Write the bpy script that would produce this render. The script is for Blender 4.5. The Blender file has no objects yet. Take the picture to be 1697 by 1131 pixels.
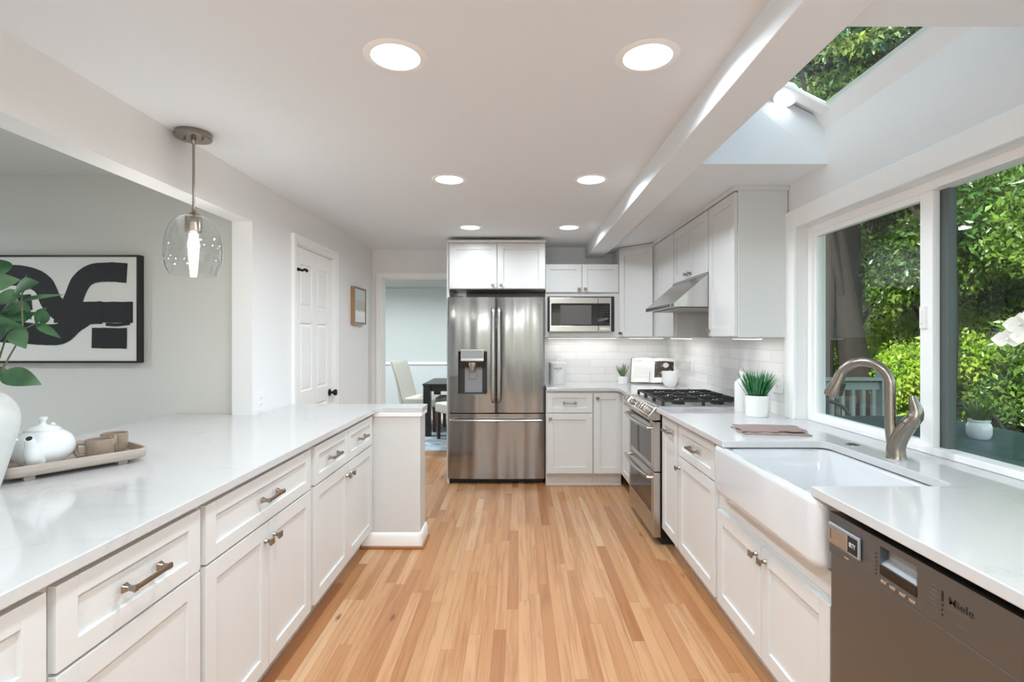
import bpy, bmesh, math, random
import numpy as np
from mathutils import Vector, Matrix
random.seed(7)
rng = np.random.default_rng(7)
S = bpy.context.scene
COL = S.collection
PI = math.pi

# ---------------------------------------------------------------- camera, world, sun, exposure
cd = bpy.data.cameras.new('camera')
cam = bpy.data.objects.new('camera', cd); COL.objects.link(cam)
cam.location = (0, 0, 1.375); cam.rotation_euler = (PI/2, 0, 0)
cd.sensor_width = 36; cd.lens = 848/1697*36
cd.shift_x = -10.5/1697; cd.shift_y = -6/1697
cd.clip_start = .02; cd.clip_end = 300
S.camera = cam
S.view_settings.view_transform = 'Standard'; S.view_settings.look = 'None'
S.view_settings.gamma = 1; S.view_settings.use_curve_mapping = False
S.view_settings.exposure = 0.10
S.cycles.max_bounces = 12; S.cycles.diffuse_bounces = 8; S.cycles.glossy_bounces = 5
S.cycles.transparent_max_bounces = 24; S.cycles.transmission_bounces = 6
S.cycles.caustics_reflective = False; S.cycles.caustics_refractive = False
S.cycles.use_denoising = True
S.cycles.sample_clamp_indirect = 6

w = bpy.data.worlds.new('sky'); S.world = w; w.use_nodes = True
wn = w.node_tree; bg = wn.nodes['Background']
sk = wn.nodes.new('ShaderNodeTexSky'); sk.sky_type = 'NISHITA'; sk.sun_disc = False
sk.sun_elevation = math.radians(30); sk.sun_rotation = math.radians(225); sk.air_density = 1.0
hs = wn.nodes.new('ShaderNodeHueSaturation'); hs.inputs['Saturation'].default_value = .45
wn.links.new(sk.outputs[0], hs.inputs['Color']); wn.links.new(hs.outputs[0], bg.inputs[0]); bg.inputs[1].default_value = 0.42

def lamp(name, kind, loc, power, color=(1, 1, 1), size=.15, size_y=None, direction=(0, 0, -1), parent=None, spread=None):
    l = bpy.data.lights.new(name, kind); l.energy = power; l.color = color
    if kind == 'AREA':
        l.shape = 'DISK' if size_y is None else 'RECTANGLE'; l.size = size
        if size_y: l.size_y = size_y
        if spread: l.spread = spread
    elif kind == 'POINT': l.shadow_soft_size = size
    o = bpy.data.objects.new(name, l); COL.objects.link(o); o.location = loc
    o.rotation_euler = Vector(direction).to_track_quat('-Z', 'Y').to_euler()
    if parent: o.parent = parent
    return o
sun = lamp('sun', 'SUN', (0, 0, 20), 6.0, (1.0, .94, .82), direction=(.65, .68, -.36))
sun.data.energy = 7.2
sun.data.angle = math.radians(.6)

DOWNLIGHT_W, COOL = 10.2, (.825, .922, 1.0)

# ---------------------------------------------------------------- materials
def lin(c):
    if isinstance(c, str): c = tuple(int(c[i:i+2], 16) for i in (0, 2, 4))
    return tuple(((x/255)/12.92 if x/255 <= .04045 else ((x/255+.055)/1.055)**2.4) for x in c) + (1,)
class NT:
    def __init__(s, name):
        s.m = bpy.data.materials.new(name); s.m.use_nodes = True
        s.t = s.m.node_tree; s.b = s.t.nodes['Principled BSDF']; s.out = s.t.nodes['Material Output']
    def n(s, typ, ins=None, **kw):
        nd = s.t.nodes.new('ShaderNode'+typ)
        for k, v in kw.items(): setattr(nd, k, v)
        for k, v in (ins or {}).items(): s.set(nd.inputs[k], v)
        return nd
    def set(s, sock, v):
        if isinstance(v, bpy.types.NodeSocket): s.t.links.new(v, sock)
        elif isinstance(v, bpy.types.Node): s.t.links.new(v.outputs[0], sock)
        else: sock.default_value = v
    def p(s, k, v): s.set(s.b.inputs[k], v)
    def math(s, op, a, b=0.0, c=0.0): return s.n('Math', {0: a, 1: b, 2: c}, operation=op).outputs[0]
    def mix(s, f, a, b, blend='MIX'):
        nd = s.n('Mix', data_type='RGBA', blend_type=blend)
        s.set(nd.inputs[0], f); s.set(nd.inputs[6], a); s.set(nd.inputs[7], b); return nd.outputs[2]
    def ramp(s, f, stops):
        nd = s.n('ValToRGB', {0: f}); e = nd.color_ramp.elements
        while len(e) < len(stops): e.new(.5)
        for i, (p_, c) in enumerate(stops): e[i].position = p_; e[i].color = c
        return nd.outputs[0]
    def obj(s, scale=(1, 1, 1)):
        tc = s.n('TexCoord'); mp = s.n('Mapping', {0: tc.outputs['Object'], 3: scale}); return mp.outputs[0]
    def bump(s, h, strength=.1, dist=.002):
        s.p('Normal', s.n('Bump', {'Strength': strength, 'Distance': dist, 'Height': h}).outputs[0])
def paint(name, c, rough=.5, bump=.0, scale=60, var=.015, metal=0, coat=0):
    k = NT(name); L = lin(c)
    nz = k.n('Texture'+'Noise' if False else 'TexNoise', {'Vector': k.obj(), 'Scale': scale, 'Detail': 3})
    f = k.math('MULTIPLY', nz.outputs[0], 1.0)
    k.p('Base Color', k.mix(f, tuple(x*(1-var) for x in L[:3])+(1,), tuple(min(1, x*(1+var)) for x in L[:3])+(1,)))
    k.p('Roughness', rough); k.p('Metallic', metal)
    if coat: k.p('Coat Weight', coat)
    if bump: k.bump(nz.outputs[0], bump)
    return k.m
def steel(name, c=(168, 164, 158), rough=.22, sx=900, sz=4, strength=.05, wave=0):
    k = NT(name); nz = k.n('TexNoise', {'Vector': k.obj((sx, sx, sz)), 'Scale': 1, 'Detail': 2})
    L = lin(c)
    k.p('Base Color', k.mix(nz.outputs[0], tuple(x*.9 for x in L[:3])+(1,), L)); k.p('Metallic', 1)
    k.p('Roughness', k.math('MULTIPLY_ADD', nz.outputs[0], .12, rough-.06))
    h = nz.outputs[0]
    if wave:
        big = k.n('TexNoise', {'Vector': k.obj((6, 1, .4)), 'Scale': 1, 'Detail': 1})
        k.bump(big.outputs[0], wave, .012)
        k.p('Anisotropic', .95); tg = k.n('Tangent', direction_type='RADIAL', axis='Z'); k.p('Tangent', tg.outputs[0])
    else: k.bump(h, strength, .0005)
    return k.m
def emit(name, c, s):
    k = NT(name); k.p('Base Color', (.8, .8, .8, 1)); k.p('Emission Color', tuple(c)+(1,)); k.p('Emission Strength', s); return k.m
def thin_glass(name, tint=(.93, .96, .95), ior=1.5, boost=1.0):
    k = NT(name); ge = k.n('NewGeometry'); fr = k.n('Fresnel', {'IOR': ior})
    boost = k.math('MULTIPLY', k.math('SUBTRACT', 1, ge.outputs['Backfacing']), boost)
    gl = k.n('BsdfGlossy', {'Color': (1, 1, 1, 1), 'Roughness': 0.0}); tr = k.n('BsdfTransparent', {'Color': tint+(1,)})
    mx = k.n('MixShader', {0: k.math('MULTIPLY', fr.outputs[0], boost), 1: tr.outputs[0], 2: gl.outputs[0]})
    k.t.links.new(mx.outputs[0], k.out.inputs[0]); return k.m

M = {}
M['wall'] = paint('wall_paint', (235, 235, 235), .6, .08, 140)
M['ceiling'] = paint('ceiling_paint', (228, 233, 237), .7, .1, 160)
M['wall_gray'] = paint('living_room_paint', (214, 212, 206), .6, .15, 120)
M['wall_dining'] = paint('dining_paint', (204, 208, 204), .6, .08, 120)
M['trim'] = paint('trim_paint', (246, 246, 245), .35)
M['cab'] = paint('cabinet_paint', (215, 216, 215), .35, .02, 90)
M['dark_gap'] = paint('shadow_black', (24, 24, 24), .6)
M['steel'] = steel('brushed_steel', (196, 195, 192), .24)
M['steel_fridge'] = steel('fridge_steel', (160, 160, 160), .17, wave=2.4)
M['steel_dark'] = steel('dishwasher_steel', (128, 134, 140), .33, 400, 400, .0)
M['nickel'] = steel('satin_nickel', (158, 150, 140), .25, 400, 400, .02)
M['chrome'] = paint('polished_steel', (215, 213, 210), .12, metal=1)
M['chrome_soft'] = paint('cooktop_steel', (206, 205, 203), .35, metal=1)
M['porcelain'] = paint('porcelain', (212, 214, 216), .08, coat=.5)
M['white_ceramic'] = paint('white_ceramic', (236, 236, 234), .3)
M['white_gloss'] = paint('white_glazed_ceramic', (226, 230, 232), .1, coat=.4)
M['black_iron'] = paint('cast_iron', (26, 26, 27), .45, .2, 300)
M['black_gloss'] = paint('black_glass', (16, 16, 18), .06)
M['oven_glass'] = paint('oven_window', (34, 32, 31), .05)
M['gray_plastic'] = paint('gray_plastic', (150, 152, 154), .4)
M['dark_plastic'] = paint('dark_plastic', (48, 47, 47), .4)
M['black_wood'] = paint('black_wood', (26, 24, 24), .35, .1, 40)
M['black_metal'] = paint('oil_rubbed_bronze', (52, 46, 40), .35, metal=.8)
M['white_plastic'] = paint('white_plastic', (238, 238, 236), .35)
M['ink'] = paint('dark_ink', (28, 28, 30), .6)
M['ink_gray'] = paint('gray_ink', (92, 90, 88), .6)
M['ink_white'] = paint('white_ink', (225, 225, 225), .6)
M['linen'] = paint('beige_linen', (196, 190, 178), .9, .4, 500, .05)
M['towel'] = paint('taupe_linen', (150, 130, 124), .9, .5, 600, .06)
M['brown_leg'] = paint('walnut_leg', (64, 40, 30), .4)
M['taupe'] = paint('taupe_glaze', (150, 134, 118), .22, .05, 50, .06, coat=.3)
M['canvas'] = paint('canvas', (222, 220, 214), .8, .2, 400)
M['brush_black'] = paint('black_acrylic', (22, 22, 24), .55, .3, 80)
M['print_gray'] = paint('pale_print', (176, 174, 170), .7)
M['page'] = paint('paper', (240, 238, 234), .7)
M['wainscot'] = paint('wainscot_paint', (214, 217, 215), .5)
M['bounce_floor'] = paint('pale_bounce_floor', (206, 208, 210), .95, .5, 300, .05)  # made-up neutral covering for the unseen floor, cuts warm bounce
M['globe'] = emit('fill_globe', (.90, .95, .98), 34)  # glow of the added fill globe behind the camera
M['soil'] = paint('potting_soil', (58, 48, 38), .9, .5, 200, .2)
M['deck_gray'] = paint('painted_deck_wood', (128, 142, 138), .6, .2, 40, .06)
M['deck_top'] = paint('patio_tabletop', (52, 84, 88), .42, .05, 30, .1)
M['deck_dark'] = paint('dark_patio_metal', (34, 38, 40), .5)
M['track'] = paint('dark_window_track', (84, 94, 92), .45)
M['petal'] = paint('orchid_petal', (240, 240, 232), .5)
M['stem'] = paint('plant_stem', (96, 104, 72), .6)
M['lens'] = emit('lit_lens', (1, .98, .95), 6)
M['strip'] = emit('lit_strip', (1, .99, .97), 3)
M['bulb'] = emit('lit_bulb', (1, .96, .9), 14)
M['glass'] = thin_glass('window_glass', (.90, .95, .93), 1.5, 1.0)
M['clear'] = thin_glass('clear_glass', (.96, .97, .97), 1.5, 2.0)

def quartz():
    k = NT('white_quartz'); o = k.obj()
    wv = k.n('TexNoise', {'Vector': o, 'Scale': 1.6, 'Detail': 6, 'Roughness': .62, 'Distortion': 1.6})
    v = k.math('ABSOLUTE', k.math('SUBTRACT', wv.outputs[0], .5))
    f = k.ramp(v, [(0, (1, 1, 1, 1)), (.018, (0, 0, 0, 1))])
    n2 = k.n('TexNoise', {'Vector': o, 'Scale': 2.3, 'Detail': 2})
    f2 = k.math('MULTIPLY', f, k.ramp(n2.outputs[0], [(.48, (0, 0, 0, 1)), (.68, (.28, .28, .28, 1))]))
    k.p('Base Color', k.mix(f2, lin((200, 200, 200)), lin((158, 156, 156)))); k.p('Roughness', .09); k.p('IOR', 1.5)
    return k.m
M['quartz'] = quartz()
def wood_floor(name, along='y', dark=0):
    k = NT(name); tc = k.n('TexCoord'); sp = k.n('SeparateXYZ', {0: tc.outputs['Object']})
    x, y = (sp.outputs[0], sp.outputs[1]) if along == 'y' else (sp.outputs[1], sp.outputs[0])
    u = k.math('DIVIDE', x, .0572); st = k.math('FLOOR', u)
    r1 = k.n('TexWhiteNoise', {'W': st}, noise_dimensions='1D').outputs[0]
    v = k.math('MULTIPLY_ADD', r1, 9.37, k.math('DIVIDE', y, 1.05)); pl = k.math('FLOOR', v)
    cv = k.n('CombineXYZ', {0: st, 1: pl})
    r2 = k.n('TexWhiteNoise', {'Vector': cv.outputs[0]}, noise_dimensions='2D').outputs[0]
    base = k.ramp(r2, [(0, lin((164, 110, 70))), (.25, lin((192, 142, 98))), (.55, lin((203, 158, 116))), (.8, lin((184, 132, 88))), (1, lin((215, 178, 140)))])
    gx = k.math('MULTIPLY', x, 38); gy = k.math('MULTIPLY', y, 1.7); gz = k.math('MULTIPLY', r2, 40)
    gc = k.n('CombineXYZ', {0: gx, 1: gy, 2: gz})
    g = k.n('TexNoise', {'Vector': gc.outputs[0], 'Scale': 1, 'Detail': 4, 'Roughness': .6, 'Distortion': .8})
    fine = k.n('TexNoise', {'Vector': k.n('CombineXYZ', {0: k.math('MULTIPLY', x, 300), 1: k.math('MULTIPLY', y, 9), 2: gz}).outputs[0], 'Scale': 1, 'Detail': 2})
    c = k.mix(k.ramp(g.outputs[0], [(.47, (0, 0, 0, 1)), (.72, (.62, .62, .62, 1))]), base, lin((142, 88, 50)))
    c = k.mix(k.math('MULTIPLY', fine.outputs[0], .16), c, lin((150, 96, 56)))
    kn = k.n('TexVoronoi', {'Vector': k.n('CombineXYZ', {0: k.math('MULTIPLY', x, 5), 1: k.math('MULTIPLY', y, 1.6), 2: gz}).outputs[0], 'Scale': 1})
    c = k.mix(k.ramp(kn.outputs[0], [(.0, (.95, .95, .95, 1)), (.075, (0, 0, 0, 1))]), c, lin((84, 50, 30)))
    fx = k.math('FRACT', u); fy = k.math('FRACT', v)
    ex = k.math('MINIMUM', fx, k.math('SUBTRACT', 1, fx)); ey = k.math('MULTIPLY', k.math('MINIMUM', fy, k.math('SUBTRACT', 1, fy)), 15)
    e = k.ramp(k.math('MINIMUM', ex, ey), [(.0, (.55, .55, .55, 1)), (.035, (0, 0, 0, 1))])
    k.p('Base Color', k.mix(e, c, lin((120, 78, 46)))); k.p('Roughness', .28)
    k.bump(k.math('MULTIPLY', e, -1), .25, .0008); return k.m
M['floor'] = wood_floor('oak_strip_floor'); M['floor_cross'] = wood_floor('oak_cross_floor', 'x')
def tile(name, horizontal):
    k = NT(name); tc = k.n('TexCoord'); sp = k.n('SeparateXYZ', {0: tc.outputs['Object']})
    cv = k.n('CombineXYZ', {0: sp.outputs[0 if horizontal == 'x' else 1], 1: k.math('SUBTRACT', sp.outputs[2], .915)})
    b = k.n('TexBrick', {'Vector': cv.outputs[0], 'Color1': lin((240, 240, 239)), 'Color2': lin((228, 227, 226)), 'Mortar': lin((212, 210, 208)), 'Scale': 1,
        'Mortar Size': .0018, 'Mortar Smooth': .2, 'Brick Width': .30, 'Row Height': .0766})
    k.p('Base Color', b.outputs[0]); k.p('Roughness', .12); k.bump(k.math('MULTIPLY', b.outputs[1], -1), .3, .001); return k.m
M['tile_x'] = tile('subway_tile_back', 'x'); M['tile_y'] = tile('subway_tile_side', 'y')
def woodm(name, c1, c2, rough=.5, sc=(8, 80, 80)):
    k = NT(name); g = k.n('TexNoise', {'Vector': k.obj(sc), 'Scale': 1, 'Detail': 4, 'Distortion': .6})
    k.p('Base Color', k.mix(g.outputs[0], lin(c1), lin(c2))); k.p('Roughness', rough); k.bump(g.outputs[0], .15, .001); return k.m
M['tray'] = woodm('washed_wood', (150, 138, 128), (196, 186, 176), .6, (10, 120, 120))
M['oakframe'] = woodm('oak_frame', (150, 112, 78), (186, 146, 106))
M['shoe'] = woodm('stained_shoe', (150, 98, 58), (176, 122, 78), .4)
M['washed'] = paint('whitewashed_vase', (206, 208, 206), .65, .25, 30, .10)
def leafm(name, c1, c2, trans=.35, sc=6):
    k = NT(name); nz = k.n('TexNoise', {'Vector': k.obj(), 'Scale': sc, 'Detail': 2})
    col = k.ramp(nz.outputs[0], [(.35, lin(c1)), (.65, lin(c2))])
    d = k.n('BsdfDiffuse', {'Color': col}); t = k.n('BsdfTranslucent', {'Color': col}); g = k.n('BsdfGlossy', {'Color': (1, 1, 1, 1), 'Roughness': .35})
    m1 = k.n('MixShader', {0: trans, 1: d.outputs[0], 2: t.outputs[0]})
    m2 = k.n('MixShader', {0: .05, 1: m1.outputs[0], 2: g.outputs[0]})
    k.t.links.new(m2.outputs[0], k.out.inputs[0]); return k.m
M['leaf_vase'] = leafm('eucalyptus_leaf', (36, 78, 46), (92, 128, 92), .15, 9)
M['leaf_grass'] = leafm('grass_blade', (28, 92, 52), (64, 150, 84), .2, 30)
M['leaf_succ'] = leafm('succulent_leaf', (40, 84, 60), (150, 168, 110), .1, 90)
M['leaf_bright'] = leafm('sunny_leaf', (132, 176, 40), (206, 226, 96), .45, 1.2)  # sunlit copy of the leaf green, sunshine put into its colour
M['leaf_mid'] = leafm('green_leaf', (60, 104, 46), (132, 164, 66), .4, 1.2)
M['leaf_dark'] = leafm('shade_leaf', (24, 64, 34), (60, 110, 50), .35, 1.0)  # shaded copy of the leaf green, shade put into its colour
M['leaf_teal'] = leafm('maple_leaf', (52, 120, 112), (176, 190, 92), .45, 2.0)
M['bark'] = woodm('tree_bark', (24, 19, 17), (46, 38, 32), .9, (14, 14, 2.5))
M['ground'] = paint('forest_floor', (74, 82, 44), .95, .5, 4, .4)
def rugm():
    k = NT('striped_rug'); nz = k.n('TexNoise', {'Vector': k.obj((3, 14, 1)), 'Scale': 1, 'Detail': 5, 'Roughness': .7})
    k.p('Base Color', k.ramp(nz.outputs[0], [(.35, lin((92, 110, 124))), (.5, lin((150, 164, 172))), (.65, lin((206, 206, 202)))]))  # blue-grey stripes, with streaks of window light put into the colour
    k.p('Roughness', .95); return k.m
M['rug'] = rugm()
def foodm():
    k = NT('printed_food_photo'); o = k.obj()
    v = k.n('TexVoronoi', {'Vector': o, 'Scale': 34}); v2 = k.n('TexVoronoi', {'Vector': o, 'Scale': 60})
    c = k.ramp(v2.outputs[0], [(.2, lin((196, 168, 140))), (.5, lin((96, 78, 66))), (.8, lin((40, 34, 32)))])
    c = k.mix(k.ramp(v.outputs[0], [(.30, (1, 1, 1, 1)), (.36, (0, 0, 0, 1))]), lin((60, 52, 48)), c)
    k.p('Base Color', c); k.p('Roughness', .4); return k.m
M['food'] = foodm()
def smallart():
    k = NT('framed_print'); tc = k.n('TexCoord'); sp = k.n('SeparateXYZ', {0: tc.outputs['Object']})
    nz = k.n('TexNoise', {'Vector': tc.outputs['Object'], 'Scale': 14, 'Detail': 3})
    f = k.math('MULTIPLY_ADD', nz.outputs[0], .12, k.math('MULTIPLY_ADD', sp.outputs[2], 3.0, -.06))
    k.p('Base Color', k.ramp(f, [(.15, lin((222, 226, 224))), (.34, lin((236, 238, 236))), (.42, lin((176, 176, 164))), (.66, lin((190, 188, 176))), (.74, lin((196, 212, 212))), (.95, lin((210, 222, 222)))]))
    k.p('Roughness', .08); return k.m
M['print'] = smallart()

# ---------------------------------------------------------------- geometry helpers
class MB:
    def __init__(s): s.v = []; s.f = []
    def add(s, vs, fs):
        o = len(s.v); s.v += [tuple(v) for v in vs]; s.f += [tuple(i+o for i in f) for f in fs]; return s
    def box(s, x0, x1, y0, y1, z0, z1):
        return s.add([(x0,y0,z0),(x1,y0,z0),(x1,y1,z0),(x0,y1,z0),(x0,y0,z1),(x1,y0,z1),(x1,y1,z1),(x0,y1,z1)],
            [(0,3,2,1),(4,5,6,7),(0,1,5,4),(1,2,6,5),(2,3,7,6),(3,0,4,7)])
    def prism(s, pts, axis, a0, a1):
        n = len(pts)
        def P(p, a): return {'x': (a, p[0], p[1]), 'y': (p[0], a, p[1]), 'z': (p[0], p[1], a)}[axis]
        return s.add([P(p, a0) for p in pts]+[P(p, a1) for p in pts],
            [tuple(range(n))[::-1], tuple(range(n, 2*n))]+[(i, (i+1) % n, n+(i+1) % n, n+i) for i in range(n)])
    def lathe(s, prof, c=(0, 0, 0), n=32, closed=False, sx=1, sy=1):
        vs = []; fs = []
        for r, z in prof:
            for i in range(n):
                a = 2*PI*i/n; vs.append((c[0]+r*math.cos(a)*sx, c[1]+r*math.sin(a)*sy, c[2]+z))
        m = len(prof)
        for j in range(m-1 if not closed else m):
            k = (j+1) % m
            for i in range(n): fs.append((j*n+i, j*n+(i+1) % n, k*n+(i+1) % n, k*n+i))
        if not closed:
            if prof[0][0] > 1e-6: fs.append(tuple(range(n))[::-1])
            if prof[-1][0] > 1e-6: fs.append(tuple((m-1)*n+i for i in range(n)))
        return s.add(vs, fs)
    def tube(s, pts, r, n=10, caps=True, flat=1.0):
        P = [Vector(p) for p in pts]; m = len(P)
        R = r if isinstance(r, (list, tuple)) else [r]*m
        vs = []; fs = []; prev = None
        for i in range(m):
            t = (P[min(i+1, m-1)]-P[max(i-1, 0)]).normalized()
            if prev is None:
                up = Vector((0, 0, 1)) if abs(t.z) < .9 else Vector((1, 0, 0)); a = t.cross(up).normalized()
            else: a = (prev-t*prev.dot(t)).normalized()
            prev = a; b = t.cross(a)
            for k in range(n):
                an = 2*PI*k/n; vs.append(P[i]+(a*math.cos(an)+b*math.sin(an)*flat)*R[i])
        for i in range(m-1):
            for k in range(n): fs.append((i*n+k, i*n+(k+1) % n, (i+1)*n+(k+1) % n, (i+1)*n+k))
        if caps: fs += [tuple(range(n))[::-1], tuple((m-1)*n+k for k in range(n))]
        return s.add(vs, fs)
    def ball(s, c, r, n=16, sz=1):
        prof = [(max(1e-7, r*math.sin(PI*i/8)), -r*sz*math.cos(PI*i/8)) for i in range(9)]
        return s.lathe(prof, c, n)
    def leaf(s, base, d, nrm, L, W, bend=.15, segs=6):
        d = Vector(d).normalized(); nrm = Vector(nrm); side = d.cross(nrm).normalized(); nrm = side.cross(d).normalized()
        vs = []; fs = []
        for i in range(segs+1):
            t = i/segs; wd = W*.5*math.sin(PI*min(1, t**.75*.97+.015))
            c = Vector(base)+d*L*t-nrm*bend*L*t*t
            vs += [c-side*wd+nrm*wd*.25, c, c+side*wd+nrm*wd*.25]
        for i in range(segs):
            a = i*3; fs += [(a, a+1, a+4, a+3), (a+1, a+2, a+5, a+4)]
        return s.add(vs, fs)
def catmull(pts, k=6):
    P = [Vector(p) for p in pts]; P = [2*P[0]-P[1]]+P+[2*P[-1]-P[-2]]; out = []
    for i in range(1, len(P)-2):
        for j in range(k):
            t = j/k; a, b, c, d = P[i-1:i+3]
            out.append(.5*((2*b)+(c-a)*t+(2*a-5*b+4*c-d)*t*t+(3*b-a-3*c+d)*t**3))
    out.append(P[-2]); return out
def build(name, mb, mat, parent=None, bevel=0, smooth=None, seg=2, normals=True, label=None):
    me = bpy.data.meshes.new(name); me.from_pydata(mb.v, [], mb.f)
    if normals:
        bm = bmesh.new(); bm.from_mesh(me); bmesh.ops.recalc_face_normals(bm, faces=bm.faces); bm.to_mesh(me); bm.free()
    me.materials.append(M[mat] if isinstance(mat, str) else mat)
    if smooth is None: smooth = 40
    if smooth and not bevel:
        me.polygons.foreach_set('use_smooth', [True]*len(me.polygons)); me.set_sharp_from_angle(angle=math.radians(smooth))
    o = bpy.data.objects.new(name, me); COL.objects.link(o)
    if bevel:
        b = o.modifiers.new('bevel', 'BEVEL'); b.width = bevel; b.segments = seg; b.limit_method = 'ANGLE'; b.angle_limit = math.radians(35); b.harden_normals = False
        if seg > 2:
            me.polygons.foreach_set('use_smooth', [True]*len(me.polygons)); me.set_sharp_from_angle(angle=math.radians(smooth)) 
    if parent: o.parent = parent
    if label: o['label'] = label
    return o
def tag(o, label, cat, group=None, kind=None):
    o['label'] = label; o['category'] = cat
    if group: o['group'] = group
    if kind: o['kind'] = kind
    return o
def thing(name, label, cat, loc=(0, 0, 0), rz=0, group=None):
    o = bpy.data.objects.new(name, None); COL.objects.link(o); o.empty_display_size = .1
    o.location = loc; o.rotation_euler = (0, 0, rz); return tag(o, label, cat, group)
def struct(name, mb, mat, parent=None, **kw):
    o = build(name, mb, mat, parent, **kw)
    if not parent: o['kind'] = 'structure'
    return o
def dup(o, parent=None):
    c = o.copy(); COL.objects.link(c); c.parent = parent
    for ch in o.children: dup(ch, c)
    return c
def text(name, body, size, loc, rot, mat, parent, align='LEFT', sx=1, ext=.0004, bold=0):
    cu = bpy.data.curves.new(name, 'FONT'); cu.body = body; cu.size = size; cu.extrude = ext; cu.align_x = align; cu.offset = bold
    cu.materials.append(M[mat]); o = bpy.data.objects.new(name, cu); COL.objects.link(o)
    o.location = loc; o.rotation_euler = rot; o.scale = (sx, 1, 1)
    bpy.context.view_layer.update()
    me = bpy.data.meshes.new_from_object(o); me.name = name; bpy.data.objects.remove(o); bpy.data.curves.remove(cu)
    o = bpy.data.objects.new(name, me); COL.objects.link(o)
    o.location = loc; o.rotation_euler = rot; o.scale = (sx, 1, 1)
    if parent: o.parent = parent
    return o
FRONT = (PI/2, 0, 0)   # text lying in the local XZ plane, read from -Y

# ---------------------------------------------------------------- room shell
XL, XR = -1.57, 1.56            # kitchen wall faces
YB, YD, YN = 5.34, 5.50, -2.4   # tiled wall, doorway wall, wall behind
H, HR = 2.315, 2.25             # ceiling left of the beam / right of it
OP0, OP1, OPZ = -.6, 3.02, 2.06 # pass-through opening
struct('floor', MB().box(-1.69, 1.72, YN, 5.72, -.06, 0), 'floor')
struct('floor_dining', MB().box(-3.4, 1.4, 5.72, 8.8, -.06, 0), 'floor_cross')
struct('floor_living', MB().box(-6, -1.69, YN, 3.2, -.06, 0), 'bounce_floor')
# left wall with pass-through and door hole
DY0, DY1, DZ = 3.604, 4.333, 2.03
struct('wall_knee', MB().box(XL-.12, XL, OP0, OP1, 0, .8845), 'wall')
struct('wall_header', MB().box(XL-.12, XL, OP0, OP1, OPZ, 2.5), 'wall')
struct('wall_near', MB().box(XL-.12, XL, YN, OP0, 0, 2.5), 'wall')
m = MB().box(XL-.12, XL, OP1, DY0-.015, 0, 2.5).box(XL-.12, XL, DY0-.015, DY1+.015, DZ+.015, 2.5).box(XL-.12, XL, DY1+.015, YD+.17, 0, 2.5)
struct('wall_left', m, 'wall')
# doorway wall (front of dining room)
m = MB().box(-3.4, -1.472-.0, YD+.0, YD+.17, 0, 2.5) if False else MB()
m.box(XL, -1.472, YD, YD+.17, 0, 2.5).box(-1.472, -.56, YD, YD+.17, 2.017, 2.5).box(-.56, .0, YD, YD+.17, 0, 2.5)
struct('wall_doorway', m, 'wall')
struct('wall_back', MB().box(0.0, 1.72, YB, YD+.17, 0, 2.5), 'wall')
# right wall with window opening
WY0, WY1, WZ1 = 1.12, 2.864, 1.99
m = MB().box(XR, XR+.16, YN, WY0, 0, 2.437).box(XR, XR+.16, WY1, YB, 0, 2.437).box(XR, XR+.16, WY0, WY1, 0, .885).box(XR, XR+.16, WY0, WY1, WZ1, 2.437)
struct('wall_right', m, 'wall')
m = MB().box(-1.69, -1.15, YN-.12, YN, 0, 2.6).box(-.65, .15, YN-.12, YN, 0, 2.6).box(1.35, 1.72, YN-.12, YN, 0, 2.6).box(-1.15, -.65, YN-.12, YN, 2.05, 2.6).box(.15, 1.35, YN-.12, YN, 2.05, 2.6).box(-1.15, -.65, YN-.12, YN, 0, .3)
struct('wall_rear', m, 'wall')
m = MB().box(.15, .21, YN-.09, YN-.03, 0, 2.05).box(1.29, 1.35, YN-.09, YN-.03, 0, 2.05).box(.72, .78, YN-.09, YN-.03, .06, 1.99).box(.21, 1.29, YN-.09, YN-.03, 1.99, 2.05).box(.21, 1.29, YN-.09, YN-.03, 0, .06)
d2 = struct('added_rear_door', m, 'trim'); build('pane', MB().box(.21, 1.29, YN-.062, YN-.058, .06, 1.99), 'glass', d2)  # unseen glazed door, added for daylight fill and steel reflections
m = MB().box(-1.15, -1.10, YN-.09, YN-.03, .3, 2.05).box(-.70, -.65, YN-.09, YN-.03, .3, 2.05).box(-1.10, -.70, YN-.09, YN-.03, 2.0, 2.05).box(-1.10, -.70, YN-.09, YN-.03, .3, .35)
w4 = struct('added_rear_window', m, 'trim'); build('pane', MB().box(-1.10, -.70, YN-.062, YN-.058, .35, 2.0), 'glass', w4)  # unseen side window, added for daylight fill and reflection bands
struct('ceiling', MB().box(XL-.12, .70, YN, YD+.17, H, H+.12), 'ceiling')
BX0, BX1, BZ = .70, .877, 2.203
struct('trim_beam', MB().box(BX0, BX1, YN, YB, BZ, 2.9), 'ceiling', bevel=.004)
SY0, SY1 = 1.44, 2.58
m = MB().box(BX1, XR, SY1+.09, YB, HR, HR+.04).box(BX1, XR, YN, SY0-.09, HR, HR+.04)
struct('ceiling_side', m, 'ceiling')
def roofz(x): return 2.514+.5*(1.53-x)
m = MB()
def well(y0, y1, lean):
    q = MB().prism([(BX1, HR), (XR, HR), (XR, roofz(XR)-.01), (BX1, roofz(BX1)-.01)], 'y', y0, y1)
    m.add([(v[0], v[1]+lean*min(1, (v[2]-HR)/.25), v[2]) for v in q.v], q.f)
well(SY1, SY1+.09, .04); well(SY0-.09, SY0, -.04)
struct('wall_skylight', m, 'ceiling')
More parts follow.
